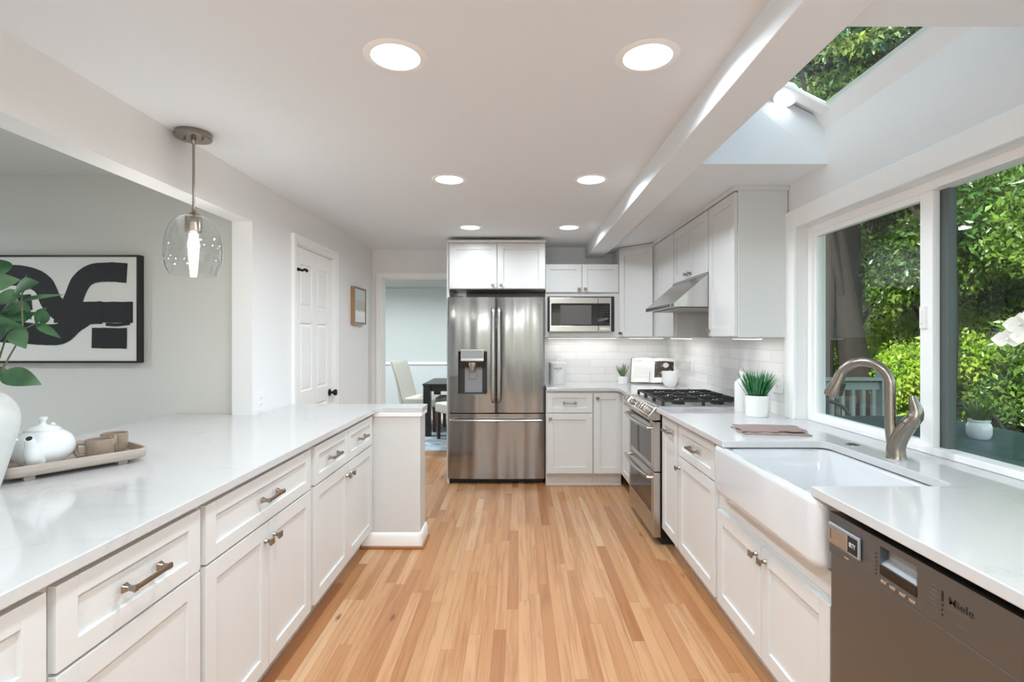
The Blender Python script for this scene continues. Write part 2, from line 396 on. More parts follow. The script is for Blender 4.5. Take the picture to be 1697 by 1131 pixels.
# roof with the skylight hole, put in to block light leaks
GX0, GX1, GY0, GY1 = .80, 1.545, 1.25, 2.54
def slab(m, x0, x1, y0, y1, dz0=0.0, dz1=.09):
    m.prism([(x0, roofz(x0)+dz0), (x1, roofz(x1)+dz0), (x1, roofz(x1)+dz1), (x0, roofz(x0)+dz1)], 'y', y0, y1)
m = MB(); slab(m, .70, GX0, YN-.3, 5.9, 0, .03); slab(m, GX1, 2.15, YN-.3, 5.9, 0, .03); slab(m, GX0, GX1, YN-.3, GY0, 0, .03); slab(m, GX0, GX1, GY1, 5.9, 0, .03)
m.box(-6.2, .70, YN-.3, 9.0, 2.78, 2.9)
m.box(-6.2, 1.72, 5.6, 9.0, 2.5, 2.9)
struct('roof', m, 'ceiling')
m = MB().prism([(XR, 2.437), (XR, 2.53), (1.505, 2.53)], 'y', SY0-.05, SY1+.06)
struct('trim_skylight', m, 'trim')
sk_ = struct('window_2', MB(), 'trim') if False else None
m = MB(); w_ = .035
slab(m, GX0-w_, GX0+w_, GY0-w_, GY1+w_, -.02, -.001); slab(m, GX1-.015, GX1+.01, GY0-w_, GY1+w_, -.02, -.001)
slab(m, GX0+w_, GX1-.015, GY0-w_, GY0+w_, -.02, -.001); slab(m, GX0+w_, GX1-.015, GY1-w_, GY1+w_, -.02, -.001)
win2 = struct('window_2', m, 'trim', bevel=.003)
m = MB(); slab(m, GX0+w_, GX1-.015, GY0+w_, GY1-w_, -.012, -.006); build('pane', m, 'glass', win2)
# window casing
m = MB().box(1.54, XR, WY1, WY1+.098, .915, 2.09).box(1.54, XR, WY0-.098, WY0, .915, 2.09).box(1.54, XR, WY0, WY1, WZ1, 2.09)
struct('trim_window', m, 'trim', bevel=.003)
win = struct('window_1', MB().box(1.615, 1.688, WY0, WY0+.045, .915, WZ1).box(1.615, 1.664, WY1-.045, WY1, .915, WZ1)
    .box(1.615, 1.688, WY0+.045, WY1-.045, .915, .942).box(1.615, 1.688, WY0+.045, WY1-.045, 1.955, WZ1), 'trim', bevel=.003)
YS = 2.013
sash = build('sash', MB().box(1.628, 1.66, YS, YS+.062, .942, 1.955).box(1.628, 1.66, WY1-.068, WY1-.045, .942, 1.955)
    .box(1.628, 1.66, YS+.062, WY1-.068, .942, .962).box(1.628, 1.66, YS+.062, WY1-.068, 1.928, 1.955), 'trim', win, bevel=.003)
build('pane', MB().box(1.643, 1.647, YS+.062, WY1-.068, .962, 1.928), 'glass', sash)
build('latch', MB().box(1.615, 1.63, YS+.022, YS+.05, 1.41, 1.50).box(1.609, 1.617, YS+.030, YS+.042, 1.43, 1.48), 'white_plastic', sash, bevel=.003)
build('mullion', MB().box(1.662, 1.695, YS-.035, YS+.05, .942, 1.955), 'track', win, bevel=.002)
build('pane', MB().box(1.68, 1.684, WY0+.045, YS-.03, .942, 1.955), 'glass', win)
# baseboards, door, casings
def casing(name, y0, y1, z1, x, w=.058, t=.018, parent=None):
    m = MB().box(x, x+t, y0-w, y0, 0, z1+w).box(x, x+t, y1, y1+w, 0, z1+w).box(x, x+t, y0, y1, z1, z1+w)
    m.box(x+t, x+t*1.4, y0-w, y0-w+.016, 0, z1+w).box(x+t, x+t*1.4, y1+w-.016, y1+w, 0, z1+w).box(x+t, x+t*1.4, y0-w+.016, y1+w-.016, z1+w-.016, z1+w)
    return struct(name, m, 'trim', bevel=.003)
casing('trim_door', DY0-.012, DY1+.012, DZ+.012, XL)
struct('trim_door_jamb', MB().box(XL-.12, XL-.0005, DY0-.0149, DY0-.003, 0, DZ+.0149).box(XL-.12, XL-.0005, DY1+.003, DY1+.0149, 0, DZ+.0149).box(XL-.12, XL-.0005, DY0-.003, DY1+.003, DZ+.003, DZ+.0149).box(XL-.06, XL-.043, DY0-.003, DY0+.012, 0, DZ+.003).box(XL-.06, XL-.043, DY1-.012, DY1+.003, 0, DZ+.003).box(XL-.06, XL-.043, DY0+.012, DY1-.012, DZ-.012, DZ+.003), 'trim')
dr = struct('door_1', MB().box(XL-.042, XL-.022, DY0, DY1, .01, DZ), 'trim')
m = MB(); dw = DY1-DY0; sx0 = XL-.022; sx1 = XL-.010
cols = [(DY0, DY0+.105), (DY0+dw/2-.05, DY0+dw/2+.05), (DY1-.105, DY1)]
for a, b in cols: m.box(sx0, sx1, a, b, .01, DZ)
rails = [(.01, .24), (.86, .98), (1.48, 1.60), (DZ-.12, DZ)]
gaps = [(cols[0][1], cols[1][0]), (cols[1][1], cols[2][0])]
for a, b in gaps:
    for z0, z1 in rails: m.box(sx0, sx1, a, b, z0, z1)
build('door_stiles', m, 'trim', dr, bevel=.003)
for a, b in gaps:
    for z0, z1 in [(.24, .86), (.98, 1.48), (1.60, DZ-.12)]:
        i = .028
        build('raised_panel', MB().add([(sx0, a+.008, z0+.008), (sx0, b-.008, z0+.008), (sx0, b-.008, z1-.008), (sx0, a+.008, z1-.008),
            (sx1-.003, a+i, z0+i), (sx1-.003, b-i, z0+i), (sx1-.003, b-i, z1-i), (sx1-.003, a+i, z1-i)],
            [(4, 5, 6, 7), (0, 1, 5, 4), (1, 2, 6, 5), (2, 3, 7, 6), (3, 0, 4, 7)]), 'trim', dr, smooth=0)
def door_knob(parent, y, z):
    m = MB(); prof = [(.001, 0), (.03, 0), (.03, .006), (.012, .010), (.010, .03), (.020, .036), (.027, .048), (.024, .06), (.001, .066)]
    m.lathe(prof, n=20); m.v = [(sx1+v[2], y+v[0], z+v[1]) for v in m.v]
    build('knob', m, 'black_metal', parent)
door_knob(dr, DY1-.055, .915)
m = MB().box(sx1, sx1+.006, DY0+.002, DY0+.024, 1.765, 1.87).box(sx1+.004, sx1+.03, DY0+.004, DY0+.02, 1.845, 1.868)
m.tube(catmull([(sx1+.028, DY0+.012, 1.857), (sx1+.05, DY0+.02, 1.85), (sx1+.06, DY0+.04, 1.858), (sx1+.07, DY0+.065, 1.848)]), [.009]*12+[.011]*6+[.006], 8)
build('latch', m, 'black_metal', dr, label='dark bronze flip latch')
# doorway casing
DX0, DX1 = -1.472, -.56
m = MB().box(DX0-.05, DX0, YD-.018, YD, 0, 2.067).box(DX1, DX1+.05, YD-.018, YD, 0, 2.067).box(DX0, DX1, YD-.018, YD, 2.017, 2.067)
m.box(DX0-.05, DX0-.036, YD-.026, YD-.018, 0, 2.067).box(DX0-.036, DX1+.05, YD-.026, YD-.018, 2.053, 2.067)
struct('trim_doorway', m, 'trim', bevel=.003)
struct('baseboard_left', MB().box(XL, XL+.014, DY1+.075, YD-.02, 0, .10), 'trim', bevel=.003)
# stub wall at the end of the left counter
SX = -.642
struct('wall_stub', MB().box(XL, SX, 3.345, 3.53, 0, .885), 'cab', bevel=.006)
bp = [(0, 0), (-.014, 0), (-.014, .075), (-.009, .088), (-.004, .098), (0, .10)]
m = MB().prism([(3.345+a, b) for a, b in bp], 'x', -1.02, SX+.0005)
m.prism([(SX-a, b) for a, b in bp], 'y', 3.331, 3.545)
struct('baseboard_stub', m, 'trim')
m = MB().box(-1.03, SX+.028, 3.315, 3.3315, 0, .018).box(SX+.0135, SX+.028, 3.3315, 3.55, 0, .018)
struct('trim_shoe', m, 'shoe', bevel=.006)
m = MB().box(-.95, SX+.012, 3.333, 3.345, .858, .884).box(SX, SX+.012, 3.345, 3.54, .858, .884)
struct('trim_counter', m, 'trim', bevel=.003)
# dining room
m = MB().box(-3.4, 1.4, 8.67, 8.8, .0, 2.5).box(-3.4, -3.3, 5.67, 8.67, 0, 2.5).box(-3.4, -1.69, 5.60, 5.67, 0, 2.5)
m.box(1.3, 1.4, 5.67, 6.2, 0, 2.5).box(1.3, 1.4, 8.2, 8.67, 0, 2.5).box(1.3, 1.4, 6.2, 8.2, 0, .8).box(1.3, 1.4, 6.2, 8.2, 2.1, 2.5)
struct('wall_dining', m, 'wall_dining')
struct('ceiling_dining', MB().box(-3.4, 1.4, YD+.17, 8.8, 2.36, 2.48), 'ceiling')
struct('window_3', MB().box(1.33, 1.37, 6.2, 6.25, .8, 2.1).box(1.33, 1.37, 8.15, 8.2, .8, 2.1).box(1.33, 1.37, 7.17, 7.23, .8, 2.1).box(1.33, 1.37, 6.25, 8.15, .8, .85).box(1.33, 1.37, 6.25, 8.15, 2.05, 2.1), 'trim')
m = MB().box(-3.3, 1.3, 8.655, 8.67, .12, .90)
struct('wall_wainscot', m, 'wainscot')
m = MB().prism([(8.67, .90), (8.645, .905), (8.63, .925), (8.645, .945), (8.67, .955)], 'x', -3.3, 1.3)
struct('trim_chair_rail', m, 'trim')
m = MB().prism([(8.67, 2.36), (8.58, 2.36), (8.575, 2.34), (8.60, 2.31), (8.64, 2.26), (8.65, 2.235), (8.67, 2.23)], 'x', -3.3, 1.3).prism([(8.67, 2.185), (8.655, 2.185), (8.65, 2.195), (8.655, 2.205), (8.67, 2.205)], 'x', -3.3, 1.3)
struct('trim_crown', m, 'wall_dining')
struct('baseboard_dining', MB().box(-3.3, 1.3, 8.64, 8.656, 0, .12), 'trim')
# living room beyond the pass-through
m = MB().box(-6, XL-.12, 3.10, 3.22, 0, 2.6).box(-6.1, -6, YN, 3.22, 0, 2.6).box(-6, XL-.12, YN-.12, YN, 0, 2.6)
struct('wall_living', m, 'wall_gray')
struct('ceiling_living', MB().box(-6, XL-.12, YN, 3.22, 2.36, 2.48), 'wall_gray')
# tile
struct('wall_tile_back', MB().box(.27, XR-.006, YB-.006, YB, .915, 1.374), 'tile_x')
struct('wall_tile_side', MB().box(XR-.006, XR, 2.965, YB-.006, .915, 1.374), 'tile_y')

# ---------------------------------------------------------------- cabinets
def knob_mesh():
    m = MB()
    m.lathe([(.010, 0), (.0085, -.004), (.006, -.010), (.0075, -.016)], n=16)
    m.v = [(v[0], v[2], v[1]) for v in m.v]
    q = MB(); a, b = .0155, .0125
    pr = [(-.016, .007), (-.021, b), (-.027, a), (-.030, a*.92)]
    vs = []; fs = []
    for y, r in pr: vs += [(-r, y, -r*.8), (r, y, -r*.8), (r, y, r*.8), (-r, y, r*.8)]
    for j in range(len(pr)-1):
        for i in range(4): fs.append((j*4+i, j*4+(i+1) % 4, j*4+4+(i+1) % 4, j*4+4+i))
    fs += [(0, 1, 2, 3), tuple(range(len(vs)-4, len(vs)))]
    m.add(vs, fs); return m
KN = knob_mesh()
def knob(parent, x, z, y=-.022):
    m = MB(); m.v = [(v[0]+x, v[1]+y, v[2]+z) for v in KN.v]; m.f = list(KN.f)
    return build('knob', m, 'nickel', parent, bevel=.0015)
def pull(parent, x, z, L=.13, y=-.022):
    m = MB()
    for s_ in (-1, 1):
        c = x+s_*L*.44
        pr = [(0, .011), (-.005, .009), (-.014, .0055), (-.022, .006), (-.032, .0085)]
        vs = []; fs = []
        for yy, r in pr: vs += [(c-r, y+yy, z-r), (c+r, y+yy, z-r), (c+r, y+yy, z+r), (c-r, y+yy, z+r)]
        for j in range(len(pr)-1):
            for i in range(4): fs.append((j*4+i, j*4+(i+1) % 4, j*4+4+(i+1) % 4, j*4+4+i))
        fs += [(0, 1, 2, 3), tuple(range(len(vs)-4, len(vs)))]
        m.add(vs, fs)
    m.box(x-L/2, x+L/2, y-.034, y-.025, z-.0055, z+.0055)
    return build('handle', m, 'nickel', parent, bevel=.002)
def shaker(x0, x1, z0, z1, rail=.057, railz=None):
    rz_ = railz or rail; m = MB(); t = -.021
    m.box(x0, x0+rail, t, -.001, z0, z1).box(x1-rail, x1, t, -.001, z0, z1)
    m.box(x0+rail, x1-rail, t, -.001, z0, z0+rz_).box(x0+rail, x1-rail, t, -.001, z1-rz_, z1)
    m.box(x0+rail-.002, x1-rail+.002, -.0115, -.002, z0+rz_-.002, z1-rz_+.002)
    return m
def cabinet(name, label, loc, rz, W, D, z0, z1, fronts, group=None, toe=False, extra=None):
    r = thing(name, label, 'cabinet', loc, rz, group)
    if toe:
        build('carcass', MB().box(0, W, 0, D, .115, z1), 'cab', r)
        build('toe_kick', MB().box(0, W, .065, .085, 0, .115), 'cab', r)
    else: build('carcass', MB().box(0, W, 0, D, z0, z1), 'cab', r, bevel=.001)
    for f in fronts:
        kind, a, b, c, d = f[:5]; h = f[5] if len(f) > 5 else None
        if kind == 'drawer':
            p = build('drawer', shaker(a, b, c, d, .052, .045), 'cab', r, bevel=.0012)
            pull(p, (a+b)/2, (c+d)/2, h or .13)
        else:
            p = build('door', shaker(a, b, c, d), 'cab', r, bevel=.0012)
            if isinstance(h, tuple):
                if h[0] == 'pull': pull(p, h[1], h[2], h[3])
                else: knob(p, *h)
    return r
LX, RX = -.965, .96
GL = 'base cabinets under the left counter'
DZ0, DZ1, RZ0, RZ1 = .13, .678, .686, .865
def lower(W, n, nd, lab, Y, x_left):   # facing +X
    pass
ZK = .615
cabinet('base_cabinet', 'white two-drawer base cabinet beside the low stub wall, two small drawer pulls over paired doors', (LX, 2.352, 0), PI/2, .975, .58, 0, .885,
    [('drawer', .022, .486, RZ0, RZ1, .13), ('drawer', .49, .955, RZ0, RZ1, .13), ('door', .022, .486, DZ0, DZ1, (.455, ZK)), ('door', .49, .955, DZ0, DZ1, (.521, ZK))], GL, True)
cabinet('base_cabinet', 'white base cabinet with one wide drawer above two doors, middle of the left run', (LX, 1.533, 0), PI/2, .819, .58, 0, .885,
    [('drawer', .014, .797, RZ0, RZ1, .13), ('door', .014, .404, DZ0, DZ1, (.374, ZK)), ('door', .408, .797, DZ0, DZ1, (.44, ZK))], GL, True)
cabinet('base_cabinet', 'white single-drawer base cabinet below the tray, long pull on its wide shaker drawer', (LX, 1.035, 0), PI/2, .498, .58, 0, .885,
    [('drawer', .011, .484, RZ0, RZ1, .135), ('door', .011, .484, DZ0, DZ1, (.045, ZK))], GL, True)
cabinet('base_cabinet', 'white base cabinet at the bottom left corner of the photo, mostly cut off', (LX, .30, 0), PI/2, .735, .58, 0, .885,
    [('drawer', .011, .724, RZ0, RZ1, .135), ('door', .011, .724, DZ0, DZ1, (.69, ZK))], GL, True)
GR = 'base cabinets along the window wall'
cabinet('base_cabinet', 'narrow white pull-out cabinet right beside the gas range', (RX, 3.355, 0), -PI/2, .34, .58, 0, .885,
    [('door', .012, .325, DZ0, RZ1, ('pull', .17, .79, .13))], GR, True)
cabinet('base_cabinet', 'white base cabinet with drawer and door between narrow pull-out and farmhouse sink', (RX, 3.015, 0), -PI/2, .585, .58, 0, .885,
    [('drawer', .012, .565, RZ0, RZ1, .13), ('door', .012, .565, DZ0, DZ1, (.042, ZK))], GR, True)
r = thing('sink_cabinet', 'white two-door sink cabinet below the apron-front sink', 'cabinet', (RX, 2.43, 0), -PI/2, GR)
build('carcass', MB().box(0, .9, 0, .58, .115, .66).box(0, .05, 0, .58, .66, .885).box(.882, .9, 0, .58, .66, .885), 'cab', r)
build('toe_kick', MB().box(0, .9, .065, .085, 0, .115), 'cab', r)
build('apron_rail', MB().box(.02, .885, -.006, -.001, .58, .66), 'cab', r, bevel=.002)
for a, b, kx in ((.012, .449, .415), (.453, .888, .487)):
    p = build('door', shaker(a, b, DZ0, .565), 'cab', r, bevel=.0012); knob(p, kx, .522)
cabinet('base_cabinet', 'white base cabinet past the dishwasher, outside the photo edge', (RX, .90, 0), -PI/2, .55, .58, 0, .885,
    [('drawer', .012, .535, RZ0, RZ1, .13), ('door', .012, .535, DZ0, DZ1, (.042, ZK))], GR, True)
cabinet('base_cabinet', 'slim white corner cabinet front between gas range and back run', (RX, 4.66, 0), -PI/2, .545, .57, 0, .885,
    [('door', .03, .53, DZ0, RZ1)], GR, True)
GB = 'base cabinets on the back wall'
cabinet('base_cabinet', 'white drawer-over-door base cabinet standing right of the refrigerator', (.255, 4.70, 0), 0, .43, .62, 0, .885,
    [('drawer', .01, .422, RZ0, RZ1, .115), ('door', .01, .422, DZ0, DZ1, (.035, ZK+.02))], GB, True)
cabinet('base_cabinet', 'narrow tall-door base cabinet in the back right corner', (.687, 4.70, 0), 0, .269, .62, 0, .885,
    [('door', .005, .262, DZ0, RZ1, (.035, .82))], GB, True)
# wall cabinets
GU = 'wall cabinets'
cabinet('wall_cabinet', 'white two-door cabinet above the refrigerator', (-.648, 4.80, 0), 0, .90, .50, 1.827, 2.27,
    [('door', .004, .447, 1.832, 2.255, (.41, 1.862)), ('door', .452, .894, 1.832, 2.255, (.487, 1.862))], GU)
build('crown', MB().box(-.010, .905, -.035, .0, 2.258, 2.285), 'cab', bpy.data.objects['wall_cabinet'], bevel=.003)
struct('trim_refrigerator', MB().box(-.672, -.6485, 4.81, YD-.001, 0, 2.285), 'cab')
r = thing('microwave_cabinet', 'white wall cabinet housing the microwave, two short doors on top', 'cabinet', (.262, 5.0, 0), 0, GU)
W = .722
build('carcass', MB().box(0, W, 0, .335, 1.775, 2.09).box(0, .022, 0, .335, 1.375, 1.775).box(W-.045, W, 0, .335, 1.375, 1.775).box(.022, W-.045, 0, .335, 1.375, 1.43).box(.022, W-.045, .325, .335, 1.43, 1.775), 'cab', r)
for a, b, kx in ((.004, .352, .325), (.36, .716, .388)):
    p = build('door', shaker(a, b, 1.815, 2.085, .05), 'cab', r, bevel=.0012); knob(p, kx, 1.845)
# diagonal corner cabinet
r = thing('corner_cabinet', 'tall white diagonal corner wall cabinet between microwave and range hood', 'cabinet', (.985, 4.985, 0), 0, GU)
m = MB().prism([(0, 0), (.268, -.287), (.57, -.287), (.57, .35), (0, .35)], 'z', 1.375, 2.245)
build('carcass', m, 'cab', r)
dl = math.hypot(.268, .287); ang = math.atan2(-.287, .268)
p = build('door', shaker(.012, dl-.012, 1.382, 2.215), 'cab', r, bevel=.0012); p.rotation_euler = (0, 0, ang)
knob(p, .04, 1.415)
UX = 1.27
cabinet('wall_cabinet', 'narrow white wall cabinet between diagonal corner cabinet and range hood', (UX, 4.69, 0), -PI/2, .575, .285, 1.375, 2.245, [('door', .012, .565, 1.382, 2.215)], GU)
cabinet('wall_cabinet', 'short white two-door cabinet above the range hood', (UX, 4.113, 0), -PI/2, .746, .285, 1.80, 2.245,
    [('door', .006, .37, 1.806, 2.215, (.335, 1.84)), ('door', .375, .738, 1.806, 2.215, (.41, 1.84))], GU)
cabinet('wall_cabinet', 'tall white wall cabinet beside the window with plain side panel', (UX, 3.365, 0), -PI/2, .412, .285, 1.375, 2.245, [('door', .006, .405, 1.382, 2.215, (.03, 1.42))], GU)
m = MB().box(1.24, XR-.001, 2.94, 2.953, 2.222, 2.2495).box(1.24, 1.262, 2.953, 4.69, 2.222, 2.2495)
struct('trim_cabinet_top', m, 'cab', bevel=.002)

# ---------------------------------------------------------------- counters
def rounded(pts, rad, k=5):
    out = []
    n = len(pts)
    for i in range(n):
        p0, p, p1 = Vector(pts[i-1]), Vector(pts[i]), Vector(pts[(i+1) % n]); r_ = rad[i] if isinstance(rad, list) else rad
        if r_ <= 0: out.append(tuple(p)); continue
        a = p+(p0-p).normalized()*r_; b = p+(p1-p).normalized()*r_
        for j in range(k+1):
            t = j/k; out.append(tuple((1-t)**2*a+2*t*(1-t)*p+t*t*b))
    return out
EL, ER = -.925, .905
poly = rounded([(-2.06, -.60), (EL, -.60), (EL, 3.345), (-.628, 3.345), (-.628, 3.545), (XL+.001, 3.545), (XL+.001, 3.019), (XL-.121, 3.019), (XL-.121, 3.099), (-2.06, 3.099)],
    [.0, .0, .05, .008, .008, 0, 0, 0, 0, 0])
ctl = build('countertop', MB().prism(poly, 'z', .885, .915), 'quartz', bevel=.003)
tag(ctl, 'long white quartz countertop on the left, running through the wall opening', 'countertop')
poly = rounded([(ER, .30), (XR-.0005, .30), (XR-.0005, WY0+.0005), (1.6145, WY0+.0005), (1.6145, WY1-.0005), (XR-.0005, WY1-.0005), (XR-.0005, 3.36), (ER, 3.36), (ER, 2.268), (1.36, 2.268), (1.36, 1.584), (ER, 1.584)],
    [0, 0, 0, 0, 0, 0, 0, 0, .006, .05, .05, .006])
ctr = build('countertop', MB().prism(poly, 'z', .885, .915), 'quartz', bevel=.003)
tag(ctr, 'white quartz countertop under the window, cut out around the sink', 'countertop')
poly = rounded([(.256, 4.66), (ER, 4.66), (ER, 4.116), (XR-.0005, 4.116), (XR-.0005, YB-.0005), (.256, YB-.0005)], [0, .02, 0, 0, 0, 0])
ctb = build('countertop', MB().prism(poly, 'z', .885, .915), 'quartz', bevel=.003)
tag(ctb, 'white quartz corner countertop between refrigerator and gas range', 'countertop')

# ---------------------------------------------------------------- sink, faucet
r = thing('farmhouse_sink', 'white apron-front farmhouse sink set below the window', 'sink', (0, 0, 0))
def rrect(x0, x1, y0, y1, rad, k=5): return rounded([(x0, y0), (x1, y0), (x1, y1), (x0, y1)], rad, k)
x0, x1, y0, y1 = .898, 1.42, 1.548, 2.372
loops = [(rrect(x0+.02, x1-.02, y0+.02, y1-.02, .05), .665), (rrect(x0+.006, x1-.006, y0+.006, y1-.006, .05), .671), (rrect(x0, x1, y0, y1, .05), .687), (rrect(x0, x1, y0, y1, .05), .695), (rrect(x0, x1, y0, y1, .045), .862), (rrect(x0+.001, x1-.001, y0+.001, y1-.001, .045), .870), (rrect(x0+.008, x1-.008, y0+.008, y1-.008, .042), .882), (rrect(x0+.022, x1-.02, y0+.02, y1-.02, .04), .8835),
    (rrect(x0+.033, x1-.05, y0+.03, y1-.095, .06), .878), (rrect(x0+.04, x1-.058, y0+.036, y1-.10, .06), .862), (rrect(x0+.05, x1-.07, y0+.045, y1-.11, .06), .70), (rrect(x0+.09, x1-.11, y0+.085, y1-.15, .06), .684)]
m = MB(); n = len(loops[0][0]); vs = []; fs = []
for lp, z in loops: vs += [(p[0], p[1], z) for p in lp]
for j in range(len(loops)-1):
    for i in range(n): fs.append((j*n+i, j*n+(i+1) % n, j*n+n+(i+1) % n, j*n+n+i))
fs += [tuple(range(n))[::-1], tuple((len(loops)-1)*n+i for i in range(n))]
m.add(vs, fs); build('basin', m, 'porcelain', r, smooth=50)
build('drain', MB().lathe([(.001, .684), (.045, .684), (.045, .687), (.035, .688), (.03, .6865), (.001, .6865)], (1.14, 1.92, 0)), 'chrome', r)
fx, fy = 1.436, 1.945
r = thing('kitchen_faucet', 'brushed nickel pull-down faucet with high arc behind the sink', 'faucet', (fx, fy, .915))
# arc runs toward the window's far end and the sink
d = Vector((-.62, .78, 0)).normalized()
def fp(s_, z): return (d.x*s_, d.y*s_, z)
def fq(s_, z): return fp(s_, z)
bs = catmull([(0, 0, 0), (.0, 0, .045), (.009, -.012, .09), (.024, -.032, .135)])
build('base', MB().tube([(0, 0, 0), (0, 0, .003)]+[tuple(p) for p in bs[1:]], [.034, .033]+[.032-.004*min(1, i/17) for i in range(len(bs)-1)], 24), 'nickel', r)
arc = [fp(.012, .05), fp(.018, .12), fp(.019, .20), fp(.019, .275)]
R_ = .088
for i in range(1, 11):
    a = PI*i/10*.90; arc.append(fp(.019+R_-R_*math.cos(a), .275+R_*math.sin(a)))
build('spout', MB().tube(catmull(arc, 4), .0185, 20), 'nickel', r)
e = Vector(arc[-1]); e2 = Vector(fp(.222, .225))
dv = (e2-e).normalized()
build('spray_head', MB().tube([e-dv*.015, e, e+dv*.03, e+dv*.075, e+dv*.09], [.0192, .0205, .023, .030, .028], 20), 'nickel', r)
build('spray_button', MB().tube([e+dv*.02+Vector(fp(-.018, -.012)), e+dv*.07+Vector(fp(-.024, -.014))], [.011, .010], 10), 'dark_plastic', r)
hb = Vector((.024, -.032, .136)); up = Vector((.012, -.012, .1))
hp = catmull([hb, hb+Vector((.010, -.012, .022)), hb+Vector((.014, -.018, .05)), hb+Vector((.008, -.014, .085)), hb+Vector((.004, -.012, .108))], 4)
nh = len(hp)
build('lever', MB().tube(hp, [.031*(1-.1*i/nh) if i < 5 else .033-(i-4)/(nh-4)*.023 for i in range(nh)], 18, flat=.85), 'nickel', r)
o = build('air_switch', MB().lathe([(.001, .0), (.026, 0), (.026, .003), (.020, .005), (.018, .003), (.001, .003)], (1.425, 2.185, .9151)), 'nickel')
tag(o, 'small round brushed metal air switch in the counter behind the sink', 'button')

# ---------------------------------------------------------------- dishwasher
r = thing('dishwasher', 'brushed steel dishwasher with control strip under the right counter', 'dishwasher', (.945, 1.515, 0), -PI/2)
build('body', MB().box(.005, .595, .0, .57, .10, .86), 'dark_plastic', r)
build('toe_panel', MB().box(0, .6, .06, .08, 0, .10), 'dark_plastic', r)
door = build('door', MB().box(.003, .597, -.022, -.001, .105, .742), 'steel_dark', r, bevel=.003)
# control panel with a pocket handle hole
h0, h1, hz0, hz1 = .215, .335, .80, .845
m = MB().box(.003, h0, -.026, -.001, .745, .862).box(h1, .597, -.026, -.001, .745, .862).box(h0, h1, -.026, -.001, .745, hz0).box(h0, h1, -.026, -.001, hz1, .862)
cp = build('control_panel', m, 'steel_dark', r)
build('pocket_handle', MB().box(h0, h1, -.004, -.0012, hz0, hz1).prism([(-.024, hz0), (-.004, hz0), (-.004, hz0+.012)], 'x', h0, h1), 'gray_plastic', cp)
build('display', MB().box(h0, h1, -.0272, -.0258, .774, .797), 'black_gloss', cp)
for x in (.222, .252, .284, .315): build('button', MB().box(x, x+.018, -.030, -.0258, .757, .764), 'chrome', cp, bevel=.001)
for i in range(6):
    build('indicator', MB().box(.199, .203, -.027, -.0258, .766+i*.0105, .770+i*.0105), 'ink', cp)
for i in range(5):
    build('marking', MB().box(.172, .196-.002*(i % 3), -.0265, -.0258, .7655+i*.0105, .7675+i*.0105), 'ink_gray', cp)
for i in range(3): build('indicator', MB().box(.404, .408, -.027, -.0258, .772+i*.0105, .776+i*.0105), 'ink', cp)
build('indicator', MB().box(.404, .408, -.027, -.0258, .803, .825), 'ink', cp)
for i in range(6): build('marking', MB().box(.372, .394-.003*(i % 3), -.0265, -.0258, .773+i*.0105, .775+i*.0105), 'ink_gray', cp)
build('marking', MB().box(.425, .475, -.0265, -.0258, .797, .7985).box(.437, .475, -.0265, -.0258, .773, .7745), 'ink_gray', cp)
text('lettering', 'Miele', .023, (.421, -.0262, .806), FRONT, 'ink', cp, sx=1.25, bold=.00025)
build('release_button', MB().box(.075, .092, -.0275, -.0258, .754, .760), 'chrome', cp, bevel=.001)
r = thing('dishwasher_sign', 'small sliding metal sign reading dirty, stuck on the dishwasher front', 'sign', (.945, 1.515, 0), -PI/2)
build('sign_frame', MB().box(.008, .145, -.0335, -.0263, .775, .835), 'gray_plastic', r, bevel=.003)
build('slider', MB().box(.013, .100, -.037, -.0336, .782, .828), 'steel', r, bevel=.002)
build('finger_tab', MB().box(.018, .026, -.041, -.0371, .79, .82), 'steel', r, bevel=.001)
build('word_plate', MB().box(.100, .139, -.0350, -.0336, .783, .827), 'ink', r)
text('lettering', 'IRTY', .018, (.1195, -.0352, .799), FRONT, 'ink_white', r, 'CENTER', .72)

# ---------------------------------------------------------------- range
RW = .745
r = thing('gas_range', 'stainless double-oven gas range with black cast-iron grates', 'stove', (.96, 4.112, 0), -PI/2)
build('body', MB().box(.004, RW-.004, -.02, .585, .05, .895), 'black_gloss', r)
build('cooktop', MB().box(0, RW, -.035, .592, .895, .922).box(.02, RW-.02, .545, .59, .922, .935), 'chrome_soft', r, bevel=.004)
pan = [(-.03, .922), (-.055, .918), (-.108, .852), (-.106, .835), (-.09, .826), (-.02, .826), (-.02, .89)]
cpn = build('control_panel', MB().prism(pan, 'x', 0, RW), 'steel', r, bevel=.006, seg=3)
nrm = Vector((0, -.066, .053)).normalized(); tang = Vector((0, .053, .066)).normalized()
ctr_ = Vector((0, -.083, .884))
for kx in (.055, .125, .195, .55, .62, .69):
    m = MB(); m.lathe([(.024, 0), (.024, .006), (.021, .010), (.019, .028), (.001, .03)], n=20)
    m.box(-.005, .005, -.024, .024, .008, .040)
    q = MB(); q.f = m.f
    for v in m.v: q.v.append(tuple(ctr_+Vector((kx+v[0], 0, 0))+tang*v[1]+nrm*v[2]))
    build('knob', q, 'chrome', cpn, bevel=.0015)
q = MB()
for a, b, c in ((.27, -.022, 0), (.475, -.022, 0), (.475, .022, 0), (.27, .022, 0), (.27, -.022, .003), (.475, -.022, .003), (.475, .022, .003), (.27, .022, .003)):
    q.v.append(tuple(ctr_+Vector((a, 0, 0))+tang*b+nrm*c))
q.f = [(0, 3, 2, 1), (4, 5, 6, 7), (0, 1, 5, 4), (1, 2, 6, 5), (2, 3, 7, 6), (3, 0, 4, 7)]
build('display', q, 'black_gloss', cpn)
